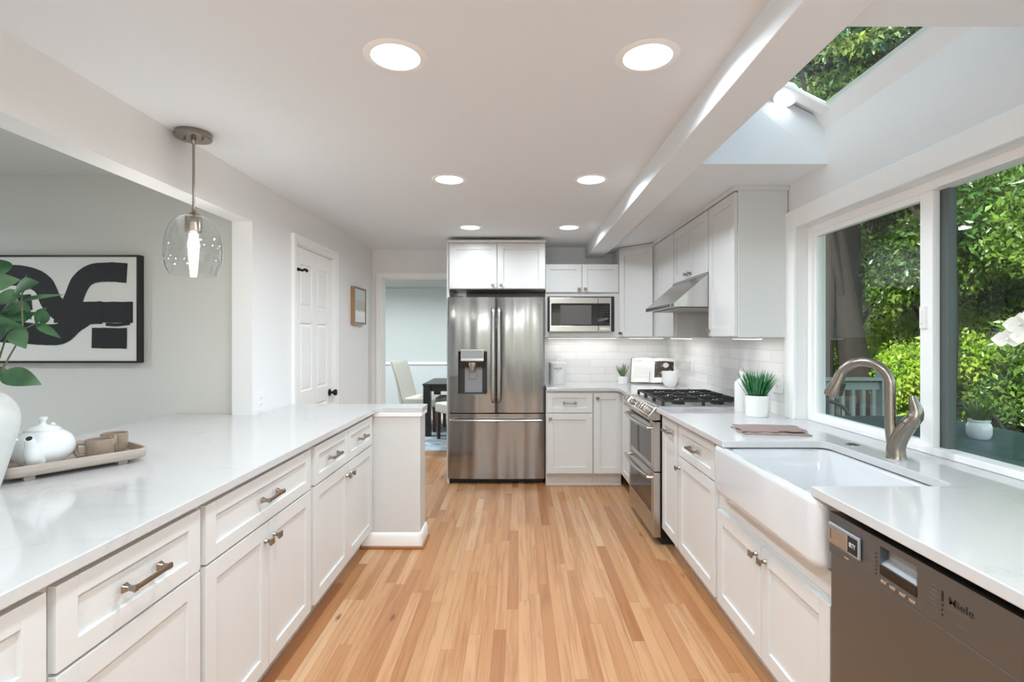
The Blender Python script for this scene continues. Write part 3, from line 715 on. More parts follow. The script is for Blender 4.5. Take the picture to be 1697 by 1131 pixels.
def oven_door(z0, z1, wz0, wz1, hz, vents=False):
    f = -.070
    d_ = MB().box(.002, .065, f, -.022, z0, z1).box(RW-.065, RW-.002, f, -.022, z0, z1).box(.065, RW-.065, f, -.022, z0, wz0).box(.065, RW-.065, f, -.022, wz1, z1)
    d_ = build('oven_door', d_, 'steel', r, bevel=.004)
    build('oven_window', MB().box(.060, RW-.060, f+.001, f+.012, wz0-.003, wz1+.003), 'oven_glass', d_)
    hp = [(.025, f, hz)]+[(.025+(RW-.05)*i/12, f-.03-.022*math.sin(PI*i/12), hz) for i in range(13)]+[(RW-.025, f, hz)]
    build('handle', MB().tube(hp, .0145, 12, flat=.75), 'steel', d_)
    if vents:
        for i in range(14): build('vent', MB().box(.09+i*.04, .122+i*.04, f-.001, f+.002, z1-.022, z1-.010), 'dark_gap', d_)
oven_door(.488, .818, .53, .755, .775, True)
oven_door(.055, .482, .20, .425, .447)
build('foot', MB().box(.03, RW-.03, -.01, .3, 0, .05), 'dark_gap', r)
for gi, (gx0, gx1) in enumerate(((.022, .25), (.258, .487), (.495, .723))):
    g = MB(); z0, z1 = .946, .960; y0g, y1g = .0, .535; b = .0055
    for yy in (y0g, (y0g+y1g)/2, y1g): g.box(gx0, gx1, yy-b, yy+b, z0, z1)
    for xx in (gx0+b, gx1-b): g.box(xx-b, xx+b, y0g, y1g, z0, z1)
    cx = (gx0+gx1)/2
    for yc in (y0g+.134, y1g-.134):
        for s_ in (-1, 1):
            g.box(cx-b, cx+b, yc+s_*.035 if s_ > 0 else yc-.13, yc+.13 if s_ > 0 else yc-.035, z0, z1+.004)
            g.box(cx+.03 if s_ > 0 else gx0, gx1 if s_ > 0 else cx-.03, yc-b, yc+b, z0, z1+.004)
    for xx in (gx0+b, gx1-b):
        for yy in (y0g, (y0g+y1g)/2, y1g): g.box(xx-.009, xx+.009, yy-.009, yy+.009, .922, z0+.006)
    build('grate', g, 'black_iron', r, bevel=.002)
    for yc in (y0g+.134, y1g-.134):
        build('burner', MB().lathe([(.001, .922), (.045, .922), (.045, .930), (.034, .932), (.034, .940), (.001, .942)], (cx, yc, 0), 24), 'black_iron', r)
# hood
r = thing('range_hood', 'stainless under-cabinet range hood above the gas range', 'range hood', (1.24, 4.110, 0), -PI/2)
hpz = [(-.217, 1.577), (-.217, 1.603), (.006, 1.792), (.315, 1.792), (.315, 1.565), (.0, 1.577)]
hpz = [(-.217, 1.577), (-.217, 1.603), (.006, 1.795), (.310, 1.795), (.310, 1.577)]
build('canopy', MB().prism(hpz, 'x', 0, RW), 'steel', r, bevel=.002)
build('filter', MB().box(.05, RW-.05, -.17, .25, 1.570, 1.5765), 'gray_plastic', r, bevel=.002)
build('top_flange', MB().box(.0, RW, -.002, .01, 1.790, 1.799), 'steel', r)
build('hood_lamp', MB().lathe([(.001, 1.564), (.03, 1.564), (.03, 1.5705), (.001, 1.5705)], (.60, .1, 0), 20), 'white_plastic', r)
build('badge', MB().box(.63, .67, -.2195, -.2165, 1.582, 1.600), 'chrome', r, bevel=.001)
text('lettering', 'LG', .011, (.65, -.2197, 1.587), FRONT, 'ink', r, 'CENTER') if False else None

# ---------------------------------------------------------------- refrigerator
r = thing('refrigerator', 'stainless french-door refrigerator with water dispenser in the left door', 'refrigerator', (-.661, 4.85, 0))
FW = .91
build('body', MB().box(.008, FW-.008, 0, .64, .03, 1.735), 'dark_plastic', r)
build('toe_grille', MB().box(.02, FW-.02, -.02, .0, .012, .06).box(.05, .12, .02, .1, 0, .03).box(FW-.12, FW-.05, .02, .1, 0, .03).box(.05, .12, .5, .6, 0, .03).box(FW-.12, FW-.05, .5, .6, 0, .03), 'dark_gap', r)
def bow(x, xa, xb):
    t = (x-xa)/(xb-xa)*2-1; e_ = max(0, abs(t)-.93)/.07
    return -.072-.012*(1-t*t)+.012*e_*e_
def curved(m, x0, x1, z0, z1, xa, xb, n=14, back=-.004):
    xs = [x0+(x1-x0)*i/n for i in range(n+1)]
    pts = [(x, bow(x, xa, xb)) for x in xs]+[(x1, back), (x0, back)]
    m.prism(pts, 'z', z0, z1)
def fr_door(x0, x1, hx, hole=None):
    m = MB(); z0, z1 = .672, 1.75
    if hole:
        a, b, c, d_ = hole
        curved(m, x0, a, z0, z1, x0, x1); curved(m, b, x1, z0, z1, x0, x1); curved(m, a, b, z0, c, x0, x1, 8); curved(m, a, b, d_, z1, x0, x1, 8)
    else: curved(m, x0, x1, z0, z1, x0, x1, 24)
    o = build('door', m, 'steel_fridge', r, smooth=30)
    hz0, hz1 = .79, 1.63
    pts = [(hx, -.078, hz0-.02), (hx, -.112, hz0+.012)]+[(hx, -.116-.012*math.sin(PI*i/8), hz0+.03+(hz1-hz0-.06)*i/8) for i in range(9)]+[(hx, -.112, hz1-.012), (hx, -.078, hz1+.02)]
    build('handle', MB().tube(pts, .0165, 12, flat=.7), 'steel', o)
    return o
dz = (.100, .370, .847, 1.245)
ld = fr_door(.002, .4525, .428, dz)
rd = fr_door(.4575, .908, .482)
text('logo', 'LG', .03, (.835, bow(.85, .4575, .908)-.001, 1.69), FRONT, 'gray_plastic', rd)
a, b, c, d_ = dz
m = MB().box(a, b, -.012, -.006, c, d_).box(a, a+.003, -.074, -.012, c, d_).box(b-.003, b, -.074, -.012, c, d_).box(a+.003, b-.003, -.074, -.012, c, c+.006)
build('dispenser_recess', m, 'dark_plastic', ld)
build('dispenser_back', MB().box(a+.055, b-.05, -.016, -.0121, c+.008, c+.25), 'gray_plastic', ld, bevel=.002)
build('dispenser_panel', MB().prism([(-.010, d_+.02), (-.088, d_+.02), (-.094, d_-.09), (-.080, d_-.10), (-.010, d_-.10)], 'x', a+.025, b-.03), 'steel', ld, bevel=.003)
build('dispenser_display', MB().prism([(-.0885, d_+.01), (-.0905, d_+.01), (-.0955, d_-.065), (-.0935, d_-.065)], 'x', a+.03, b-.035), 'gray_plastic', ld)
build('dispenser_hood', MB().prism([(-.012, d_-.10), (-.075, d_-.10), (-.05, d_-.15), (-.012, d_-.15)], 'x', a+.028, b-.032), 'dark_plastic', ld)
build('nozzle', MB().lathe([(.022, d_-.185), (.034, d_-.15), (.045, d_-.12), (.045, d_-.105)], (a+.13, -.05, 0), 20, sy=.6), 'steel', ld)
build('paddle', MB().box(a+.097, a+.165, -.028, -.0165, d_-.265, d_-.165), 'gray_plastic', ld, bevel=.005)
m = MB(); curved(m, .002, .908, .055, .662, .002, .908, 30)
fd = build('freezer_drawer', m, 'steel_fridge', r, smooth=30)
pts = [(.035, -.078, .605)]+[(.04+.83*i/12, -.112-.02*math.sin(PI*i/12), .606) for i in range(13)]+[(.875, -.078, .605)]
build('handle', MB().tube(pts, .019, 12, flat=.65), 'steel', fd)
build('hinge_cover', MB().box(.05, .14, -.05, .05, 1.735, 1.762).box(FW-.14, FW-.05, -.05, .05, 1.735, 1.762), 'dark_plastic', r, bevel=.004)

# ---------------------------------------------------------------- microwave
r = thing('microwave', 'stainless microwave oven built into the wall cabinet niche', 'microwave', (.302, 4.965, 1.431))
MW, MH = .598, .330
build('body', MB().box(.01, MW-.01, .03, .34, .008, MH-.006), 'dark_plastic', r)
f = MB().box(0, .470, -.012, .029, .0, .058).box(0, .470, -.012, .029, MH-.058, MH).box(0, .018, -.012, .029, .058, MH-.058)
dm = build('door', f, 'steel', r, bevel=.003)
build('door_window', MB().box(.018, .470, -.009, .028, .058, MH-.058), 'black_gloss', dm)
build('window_screen', MB().box(.105, .405, -.0105, -.0092, .068, MH-.075), 'ink_gray', dm)
f = MB().box(.473, MW, -.012, .029, .0, .058).box(.473, MW, -.012, .029, MH-.058, MH).box(MW-.014, MW, -.012, .029, .058, MH-.058)
cpm = build('control_panel', f, 'steel', r, bevel=.003)
build('keypad', MB().box(.473, MW-.014, -.009, .028, .058, MH-.058), 'black_gloss', cpm)
for i in range(5):
    for j in range(4): build('key', MB().box(.485+j*.024, .502+j*.024, -.0105, -.0092, .13+i*.024, .143+i*.024), 'dark_plastic', cpm)
build('open_button', MB().box(.488, MW-.02, -.0165, -.0121, .016, .042), 'chrome', cpm, bevel=.002)
o = struct('trim_microwave', MB().box(.284, .302, 5.0, 5.02, 1.431, 1.774).box(.901, .938, 5.0, 5.02, 1.431, 1.774).box(.302, .901, 5.0, 5.02, 1.763, 1.774), 'dark_plastic')

# ---------------------------------------------------------------- lights
def downlight(x, y, z, label, power=DOWNLIGHT_W, group='recessed ceiling lights', spread=162):
    r = thing('ceiling_light', label, 'light', (x, y, z), 0, group)
    build('trim_ring', MB().lathe([(.079, -.0005), (.081, -.005), (.100, -.004), (.106, -.0005)], n=40), 'trim', r)
    build('lens', MB().lathe([(.001, -.0035), (.06, -.0045), (.079, -.0012)], n=40), 'lens', r)
    lamp('ceiling_lamp', 'AREA', (0, 0, -.012), power, COOL, .15, parent=r, spread=math.radians(spread))
    return r
rows = [(1.71, 'nearest the camera'), (3.04, 'of the middle pair'), (4.365, 'of the far pair near the refrigerator')]
labs = {(1.71, 0): 'large round recessed ceiling light nearest the camera, on the side of the glass pendant', (1.71, 1): 'large round recessed ceiling light nearest the camera, on the side of the beam',
    (3.04, 0): 'recessed ceiling light in the middle row, left of the two', (3.04, 1): 'recessed ceiling light in the middle row, beside the long beam',
    (4.365, 0): 'small recessed ceiling light above the refrigerator, left of the two', (4.365, 1): 'small recessed ceiling light near the far end of the beam'}
for (y, _) in rows:
    for i, x in enumerate((-.41, .432)): downlight(x, y, H, labs[(y, i)], DOWNLIGHT_W*(.64 if y > 4 else 1), spread=165)
for y in (.38, -.95):  # out-of-view rows added for light, continuing the ceiling grid
    for i, x in enumerate((-.41, .432)): downlight(x, y, H, 'recessed ceiling light behind the camera position')
downlight(-3.9, 1.6, 2.36, 'recessed ceiling light of the living room beyond the opening', 26, None)  # pair of out-of-view lamps added to brighten the living room
downlight(-3.9, -.6, 2.36, 'recessed ceiling light further back in the living room', 22, None)
downlight(-.3, 7.2, 2.36, 'recessed ceiling light over the dining table', 44, None)  # pair of out-of-view lamps added to brighten the dining room
downlight(-2.3, 7.1, 2.36, 'recessed ceiling light at the left end of the dining room', 44, None)
# spot in the skylight well
r = thing('well_spotlight', 'small lit spotlight at the edge of the skylight', 'light', (1.345, 2.575, 2.585))
build('housing', MB().lathe([(.035, .06), (.055, .04), (.060, 0), (.054, -.004), (.050, 0)], n=28), 'trim', r)
build('lens', MB().lathe([(.001, .0), (.052, .0)], n=28), 'lens', r)
lamp('spot_lamp', 'AREA', (0, 0, -.01), .10, COOL, .08, parent=r)
r.rotation_euler = (math.radians(-28), math.radians(18), 0)
# pendant
r = thing('pendant_light', 'clear glass globe pendant with brushed nickel canopy over the left counter', 'pendant light', (-1.49, 2.348, H))
build('canopy', MB().lathe([(.001, 0), (.074, 0), (.075, -.003), (.075, -.026), (.072, -.029), (.001, -.030)], n=40), 'nickel', r)
for s_ in (-1, 1): build('canopy_screw', MB().lathe([(.005, -.029), (.005, -.036), (.003, -.045), (.001, -.046)], (s_*.042, 0, 0), 12), 'nickel', r)
build('rod', MB().tube([(0, 0, -.028), (0, 0, -.36)], .0055, 12).lathe([(.011, -.03), (.011, -.045), (.006, -.055)], n=16), 'nickel', r)
build('socket', MB().lathe([(.008, -.352), (.012, -.365), (.030, -.378), (.034, -.385), (.034, -.455), (.031, -.458), (.001, -.458)], n=28), 'nickel', r)
gp = [(.034, -.384), (.052, -.388), (.078, -.405), (.100, -.440), (.113, -.49), (.118, -.54), (.115, -.59), (.105, -.63), (.095, -.655)]
gp = [tuple(p) for p in [(v.x, v.y) for v in catmull([(a, b, 0) for a, b in gp], 4)]]
build('glass_shade', MB().lathe(gp+[(a-.0025, b) for a, b in gp[::-1]], n=48, closed=True), 'clear', r)
build('bulb', MB().lathe([(.012, -.458), (.014, -.475), (.020, -.49), (.024, -.515), (.020, -.54), (.008, -.553), (.001, -.555)], n=20), 'bulb', r)
lamp('pendant_lamp', 'POINT', (0, 0, -.60), 5, (1, .93, .84), .03, parent=r)
# made-up opal globe, added out of view behind the camera as neutral fill
for gy in (-1.75,):
    r = thing('pendant_light', 'white opal globe pendant in the room end behind the camera', 'pendant light', (0, gy, H))
    build('rod', MB().tube([(0, 0, 0), (0, 0, -.42)], .006, 10).lathe([(.001, 0), (.06, 0), (.06, -.02), (.001, -.025)], n=24), 'nickel', r)
    build('globe', MB().ball((0, 0, -.56), .15, 32), 'globe', r)
# under-cabinet strips
def strip(x0, x1, y0, y1, label, power, rot):
    cx, cy = (x0+x1)/2, (y0+y1)/2
    r = thing('cabinet_light', label, 'light', (cx, cy, 1.3745), 0, 'lit strips under the wall cabinets')
    build('housing', MB().box(x0-cx, x1-cx, y0-cy, y1-cy, -.010, 0), 'white_plastic', r)
    build('lens', MB().box(x0-cx+.005, x1-cx-.005, y0-cy+.004, y1-cy-.004, -.0125, -.0101), 'strip', r)
    lamp('strip_lamp', 'AREA', (0, 0, -.016), power, (1, .985, .96), x1-x0-.02, y1-y0-.01, parent=r)
strip(.30, 1.0, 5.20, 5.235, 'lit strip under the microwave cabinet', .8, 0)
strip(1.10, 1.45, 5.10, 5.135, 'lit strip under the diagonal corner cabinet', .5, 0)
strip(1.38, 1.415, 4.15, 4.65, 'lit strip under the narrow wall cabinet', .6, 0)
strip(1.39, 1.425, 2.98, 3.33, 'lit strip under the wall cabinet next to the window', .4, 0)

# ---------------------------------------------------------------- outlets
def plate(name, label, cat, loc, rz, w, h, duplex):
    r = thing(name, label, cat, loc, rz)
    build('cover_plate', MB().box(-w/2, w/2, -.006, 0, -h/2, h/2), 'white_plastic', r, bevel=.002)
    if duplex:
        for s_ in (-1, 1):
            rc = build('receptacle', MB().lathe([(.001, 0), (.015, 0), (.015, .002), (.001, .002)], n=16), 'white_plastic', r)
            for v in rc.data.vertices: v.co = Vector((v.co.x, -.006-v.co.z, v.co.y+s_*.02))
            for q_ in (-1, 1): build('slot', MB().box(q_*.006-.001, q_*.006+.001, -.0085, -.0078, s_*.02-.002, s_*.02+.006), 'ink_gray', rc)
    else: build('rocker', MB().box(-.015, .015, -.010, -.006, -.032, .032), 'white_plastic', r, bevel=.002)
plate('wall_outlet', 'white duplex outlet on the left wall just above the counter', 'outlet', (XL, 3.11, .985), PI/2, .07, .115, True)
plate('wall_outlet', 'white outlet on the tile behind the snack canister', 'outlet', (.43, YB-.006, 1.15), 0, .07, .115, True)
plate('wall_outlet', 'white outlet on the back tile above the open cookbook', 'outlet', (1.40, YB-.006, 1.15), 0, .115, .115, True)
plate('wall_switch', 'white rocker switch on the tile right of the cookbook', 'switch', (XR-.006, 4.55, 1.12), -PI/2, .07, .115, False)
plate('wall_outlet', 'white outlet on the tile between the grass plant and window', 'outlet', (XR-.006, 3.06, 1.10), -PI/2, .115, .115, True)
r = bpy.data.objects.get('wall_outlet.003')

# ---------------------------------------------------------------- things on the back counter
r = thing('snack_canister', 'white lidded canister lettered snacks beside the refrigerator', 'canister', (.385, 5.06, .915))
build('jar', MB().lathe([(.001, 0), (.080, 0), (.083, .004), (.083, .195), (.001, .195)], n=40), 'white_ceramic', r)
build('lid', MB().lathe([(.087, .195), (.087, .210), (.083, .216), (.001, .217)], n=40), 'white_ceramic', r)
text('lettering', 'SNACKS', .022, (0, -.0845, .150), FRONT, 'ink', r, 'CENTER')
build('flourish', MB().box(-.02, .02, -.0842, -.083, .138, .1395).box(-.009, .009, -.0845, -.083, .128, .1295), 'ink_gray', r)
r = thing('potted_succulent', 'little spiky succulent in a small white pot left of the cookbook', 'plant', (1.03, 5.05, .915))
build('pot', MB().lathe([(.001, 0), (.040, 0), (.043, .003), (.046, .078), (.042, .078), (.040, .066), (.001, .066)], n=32), 'white_ceramic', r)
build('soil', MB().lathe([(.001, .07), (.041, .07)], n=24), 'soil', r)
m = MB()
for i in range(16):
    a = i*2.4; t = .25+.5*(i % 5)/4
    m.leaf((.012*math.cos(a), .012*math.sin(a), .068), (math.cos(a)*t, math.sin(a)*t, 1), (-math.cos(a), -math.sin(a), .4), .085+.03*(i % 3), .026, -.06)
build('leaves', m, 'leaf_succ', r, normals=False)
# cookbook on wire easel
r = thing('open_cookbook', 'open cookbook with a food photo page, leaning on an easel in the back corner', 'book', (1.325, 5.04, .925), math.radians(-18))
tilt = math.radians(32)
def bk(x, y, z):  # page-plane coordinates: x across, y out of the page (toward reader), z up the page
    return (x, z*math.sin(tilt)-y*math.cos(tilt), z*math.cos(tilt)+y*math.sin(tilt))
def bbox(x0, x1, y0, y1, z0, z1):
    m = MB().box(x0, x1, y0, y1, z0, z1); m.v = [bk(*v) for v in m.v]; return m
BH = .275
def page(s_):
    m = MB(); n = 10; top = []; 
    for i in range(n+1):
        t = i/n; x = s_*.215*t; y = .006+.020*math.sin(PI*min(1, t*1.05))*(1-t*.55); top.append((x, y))
    vs = []; fs = []
    for x, y in top: vs += [bk(x, y, 0), bk(x, y, BH), bk(x, .004, 0), bk(x, .004, BH)]
    for i in range(n):
        a = i*4; b_ = a+4; fs += [(a, a+1, b_+1, b_), (a+2, b_+2, b_+3, a+3), (a, b_, b_+2, a+2), (a+1, a+3, b_+3, b_+1)]
    m.add(vs, fs); return m, top
cv = bbox(-.222, .222, -.001, .0035, -.004, BH+.005); build('cover', cv, 'ink', r)
pl_, tp = page(-1); build('pages', pl_, 'page', r); pr_, tp = page(1); build('pages', pr_, 'page', r)
def decal(x0, x1, z0, z1, mat, name):
    m = MB(); n = 8; vs = []
    for i in range(n+1):
        x = x0+(x1-x0)*i/n; t = abs(x)/.215; y = .0072+.020*math.sin(PI*min(1, t*1.05))*(1-t*.55); vs += [bk(x, y, z0), bk(x, y, z1)]
    m.add(vs, [(2*i, 2*i+2, 2*i+3, 2*i+1) for i in range(n)]); build(name, m, mat, r)
decal(.012, .195, .055, .238, 'food', 'food_photo')
for xx, zz, rr, mt in ((.12, .19, .028, 'canvas'), (.095, .10, .027, 'oakframe')):
    t = xx/.215; y = .010+.020*math.sin(PI*min(1, t*1.05))*(1-t*.55)
    m = MB().add([bk(xx+rr*math.cos(k*PI/12), y, zz+rr*math.sin(k*PI/12)) for k in range(24)], [tuple(range(24))]); build('printed_plate', m, mt, r)
decal(-.19, -.12, .235, .239, 'ink_gray', 'heading')
for tz in range(9): decal(-.19, -.03-.02*(tz % 3), .05+.016*tz, .052+.016*tz, 'print_gray', 'text_line')
r2 = thing('book_easel', 'thin clear and wire easel holding the open cookbook', 'stand', (1.325, 5.04, .915), math.radians(-18))
for s_ in (-.03, .09):
    m = MB().tube([bk(s_, .050, .10), bk(s_, .046, -.003), bk(s_, -.006, -.006), bk(s_, -.006, .18)], .0025, 8)
    m.v = [(v[0], v[1], v[2]+.010) for v in m.v]
    build('prong', m, 'chrome', r2)
build('rear_leg', MB().tube([(.03, .085, .17), (.03, .15, .003)], .003, 8).tube([(-.05, -.005, .003), (.11, -.005, .003)], .003, 8).tube([(.03, -.005, .003), (.03, .15, .003)], .003, 8), 'chrome', r2)
r = thing('nested_bowl', 'two stacked white bowls in front of the open cookbook', 'bowl', (1.405, 4.74, .915))
r['label'] = 'lower white bowl of the stack in front of the cookbook'; r['group'] = 'stacked white bowls'
bw = [(.001, 0), (.040, 0), (.044, .004), (.060, .03), (.071, .07), (.073, .105), (.069, .105), (.066, .07), (.055, .032), (.038, .012), (.001, .010)]
build('bowl', MB().lathe(bw, n=40), 'white_ceramic', r)
r = thing('nested_bowl', 'upper white bowl nested on the stack in front of the cookbook', 'bowl', (1.405, 4.74, .955), 0, 'stacked white bowls')
build('bowl', MB().lathe([(a*1.0, b) for a, b in bw], n=40), 'white_ceramic', r)
# right counter
r = thing('soap_bottle', 'tall white ceramic bottle with a looped stopper beside the range', 'bottle', (1.395, 3.19, .915))
build('bottle', MB().lathe([(.001, 0), (.042, 0), (.045, .004), (.045, .165), (.041, .183), (.028, .196), (.014, .204), (.012, .215), (.013, .225), (.001, .226)], n=36), 'white_ceramic', r)
build('stopper', MB().lathe([(.014, .224), (.015, .236), (.010, .244), (.001, .246)], n=20), 'white_ceramic', r)
m = MB().tube([(.014*math.cos(PI*i/10), 0, .238+.034*math.sin(PI*i/10)) for i in range(11)], .003, 8)
build('wire_loop', m, 'chrome', r)
r = thing('potted_grass', 'bushy green grass plant in a round white pot by the window casing', 'plant', (1.39, 2.985, .915))
build('pot', MB().lathe([(.001, 0), (.058, 0), (.061, .003), (.066, .118), (.066, .123), (.061, .123), (.059, .105), (.001, .105)], n=40), 'white_ceramic', r)
build('soil', MB().lathe([(.001, .108), (.0595, .108)], n=32), 'soil', r)
m = MB()
for i in range(210):
    a = random.random()*2*PI; q_ = math.sqrt(random.random()); lean = .06+.58*q_*random.random()**.5
    m.leaf((.045*q_*math.cos(a), .045*q_*math.sin(a), .105), (math.cos(a)*lean, math.sin(a)*lean, 1), (-math.cos(a), -math.sin(a), lean), .12+.06*random.random(), .009, .12*random.random()+.02, 5)
build('grass_blades', m, 'leaf_grass', r, normals=False)
# towel
r = thing('folded_towel', 'folded taupe linen towel lying on the counter behind the sink', 'towel', (1.225, 2.50, .9152), math.radians(-8))
def cloth(x0, x1, y0, y1, z, t, seed, nx=18, ny=12):
    rg = np.random.default_rng(seed); ph = rg.random(6)*6
    def hh(x, y): return .0035*math.sin(22*x+ph[0]+6*y)+.003*math.sin(31*y+ph[1]+9*x)
    vs = []; fs = []
    for lvl in (0, 1):
        for j in range(ny+1):
            for i in range(nx+1):
                x = x0+(x1-x0)*i/nx; y = y0+(y1-y0)*j/ny
                ed = min(i, nx-i, 2)/2*min(j, ny-j, 2)/2
                wob = .006*math.sin(j*.9+ph[2])*(1 if i in (0, nx) else 0)
                vs.append((x+wob, y+.005*math.sin(i*.7+ph[3])*(1 if j in (0, ny) else 0), z+(t*(.45+.55*ed)+hh(x, y)*ed if lvl else 0)))
    n = (nx+1)*(ny+1)
    for j in range(ny):
        for i in range(nx):
            a = j*(nx+1)+i; fs += [(a, a+nx+1, a+nx+2, a+1), (n+a, n+a+1, n+a+nx+2, n+a+nx+1)]
    for i in range(nx):
        a = i; fs.append((a, a+1, n+a+1, n+a)); a = ny*(nx+1)+i; fs.append((a+1, a, n+a, n+a+1))
    for j in range(ny):
        a = j*(nx+1); fs.append((a+nx+1, a, n+a, n+a+nx+1)); a += nx; fs.append((a, a+nx+1, n+a+nx+1, n+a))
    return MB().add(vs, fs)
m = cloth(-.15, .15, -.105, .10, 0, .012, 1); build('lower_fold', m, 'towel', r, smooth=60)
m = cloth(-.145, .02, -.09, .10, .011, .010, 2); build('upper_fold', m, 'towel', r, smooth=60)
m = cloth(.0, .155, -.07, .105, .012, .008, 3); build('upper_fold', m, 'towel', r, smooth=60)

# ---------------------------------------------------------------- left counter things
tl = (-1.585, 1.81)
ta = math.atan2(.30, .205)
r = thing('wooden_tray', 'greywashed wooden tray on small feet on the left counter', 'tray', (-1.575, 1.80, .915), ta)
TW, TD = .40, .225
def rr(w_, d_, rad): return rounded([(-w_/2, -d_/2), (w_/2, -d_/2), (w_/2, d_/2), (-w_/2, d_/2)], rad, 6)
lp = [(rr(TW-.012, TD-.012, .045), .016), (rr(TW, TD, .05), .022), (rr(TW+.006, TD+.006, .052), .050), (rr(TW+.002, TD+.002, .05), .0525), (rr(TW-.010, TD-.010, .045), .051), (rr(TW-.018, TD-.018, .042), .029), (rr(TW-.03, TD-.03, .038), .0265)]
vs = []; fs = []; n = len(lp[0][0])
for l_, z in lp: vs += [(p[0], p[1], z) for p in l_]
for j in range(len(lp)-1):
    for i in range(n): fs.append((j*n+i, j*n+(i+1) % n, j*n+n+(i+1) % n, j*n+n+i))
fs += [tuple(range(n))[::-1], tuple((len(lp)-1)*n+i for i in range(n))]
build('tray_body', MB().add(vs, fs), 'tray', r, smooth=50)
for sx_ in (-1, 1):
    for sy_ in (-1, 1): build('foot', MB().box(sx_*.125-.014, sx_*.125+.014, sy_*.075-.014, sy_*.075+.014, 0, .0165), 'tray', r, bevel=.002)
zt = .915+.0268
r = thing('teapot', 'round white glazed teapot with domed lid on the wooden tray', 'teapot', (-1.613, 1.735, zt), math.radians(-62)); r.scale = (.96, .96, 1.13)
tp_ = catmull([(.001, 0, 0), (.045, 0, 0), (.052, .004, 0), (.082, .03, 0), (.090, .056, 0), (.080, .085, 0), (.055, .103, 0), (.045, .106, 0)], 4)
build('body', MB().lathe([(p.x, p.y) for p in tp_]+[(.001, .106)], n=44), 'white_gloss', r)
lid = build('lid', MB().lathe([(.050, .1055), (.051, .109), (.040, .116), (.015, .121), (.009, .124), (.008, .130), (.014, .140), (.014, .145), (.001, .147)], n=36), 'white_gloss', r)
build('spout', MB().tube(catmull([(.070, 0, .030), (.098, 0, .048), (.112, 0, .075), (.128, 0, .098)], 5), [.030-.018*(i/15)**.8 for i in range(16)], 18), 'white_gloss', r)
build('spout_opening', MB().tube([(.1275, 0, .0972), (.1290, 0, .0994)], [.0085, .0085], 14), 'ink', r)
build('handle', MB().tube(catmull([(-.070, 0, .085), (-.105, 0, .108), (-.135, 0, .085), (-.125, 0, .045), (-.082, 0, .028)], 5), .0085, 12), 'white_gloss', r)
def mug(label, loc, rz):
    r = thing('mug', label, 'mug', loc, rz, 'taupe mugs on the tray')
    build('cup', MB().lathe([(.001, 0), (.038, 0), (.043, .004), (.049, .02), (.051, .064), (.0485, .0655), (.046, .063), (.044, .02), (.036, .008), (.001, .008)], n=40), 'taupe', r)
    r.scale = (.84, .84, 1.08)
    build('handle', MB().tube(catmull([(-.048, 0, .054), (-.072, 0, .056), (-.080, 0, .036), (-.070, 0, .016), (-.046, 0, .015)], 5), .0065, 12, flat=1.3), 'taupe', r)
mug('taupe mug in front on the tray, handle turned to the teapot', (-1.500, 1.835, zt), math.radians(38))
mug('taupe mug behind the other one at the back of the tray', (-1.535, 1.945, zt), math.radians(130))
r = thing('ceramic_vase', 'large whitewashed vase at the left photo edge', 'vase', (-1.62, 1.505, .915))
vp = catmull([(.001, 0, 0), (.062, 0, 0), (.068, .006, 0), (.092, .10, 0), (.112, .19, 0), (.108, .245, 0), (.082, .285, 0), (.055, .298, 0), (.052, .312, 0)], 4)
inn = [(.047, .312), (.047, .29), (.07, .27), (.09, .2), (.001, .19)]
build('body', MB().lathe([(p.x, p.y) for p in vp]+inn, n=48), 'washed', r)
r = thing('leafy_branches', 'leafy green branches standing in the whitewashed vase', 'plant', (-1.62, 1.505, .915))
# leaf positions relative to vase foot (x right, z up), taken along the stems
stems = [[(0, 0, 0.22), (0.0271, -0.01, 0.3), (0.1084, -0.02, 0.3529), (0.1438, -0.02, 0.406), (0.1792, -0.02, 0.4804), (0.1792, -0.02, 0.583), (0.2057, -0.02, 0.6043)], [(0, 0, 0.22), (0.022675, -0.01, 0.3), (0.0907, -0.03, 0.3175), (0.126, -0.03, 0.406), (0.1526, -0.03, 0.4768), (0.1969, -0.03, 0.4857), (0.2269, -0.03, 0.4998)], [(0, 0, 0.22), (0.024875, -0.01, 0.3), (0.0995, -0.04, 0.3264), (0.1473, -0.04, 0.3565), (0.1703, -0.04, 0.3494)], [(0, 0, 0.22), (0.016025, -0.01, 0.3), (0.0641, -0.05, 0.3883), (0.0818, -0.05, 0.4945), (0.0995, -0.05, 0.583), (0.0907, -0.05, 0.6184)], [(0, 0, 0.22), (0.007175, -0.01, 0.3), (0.0287, -0.06, 0.3883), (0.0287, -0.06, 0.5299), (0.0464, -0.06, 0.6184)]]
m = MB(); lf = MB()
for st in stems:
    c_ = catmull(st, 6); m.tube(c_, [.0032-.0016*i/len(c_) for i in range(len(c_))], 8)
build('stems', m, 'stem', r)
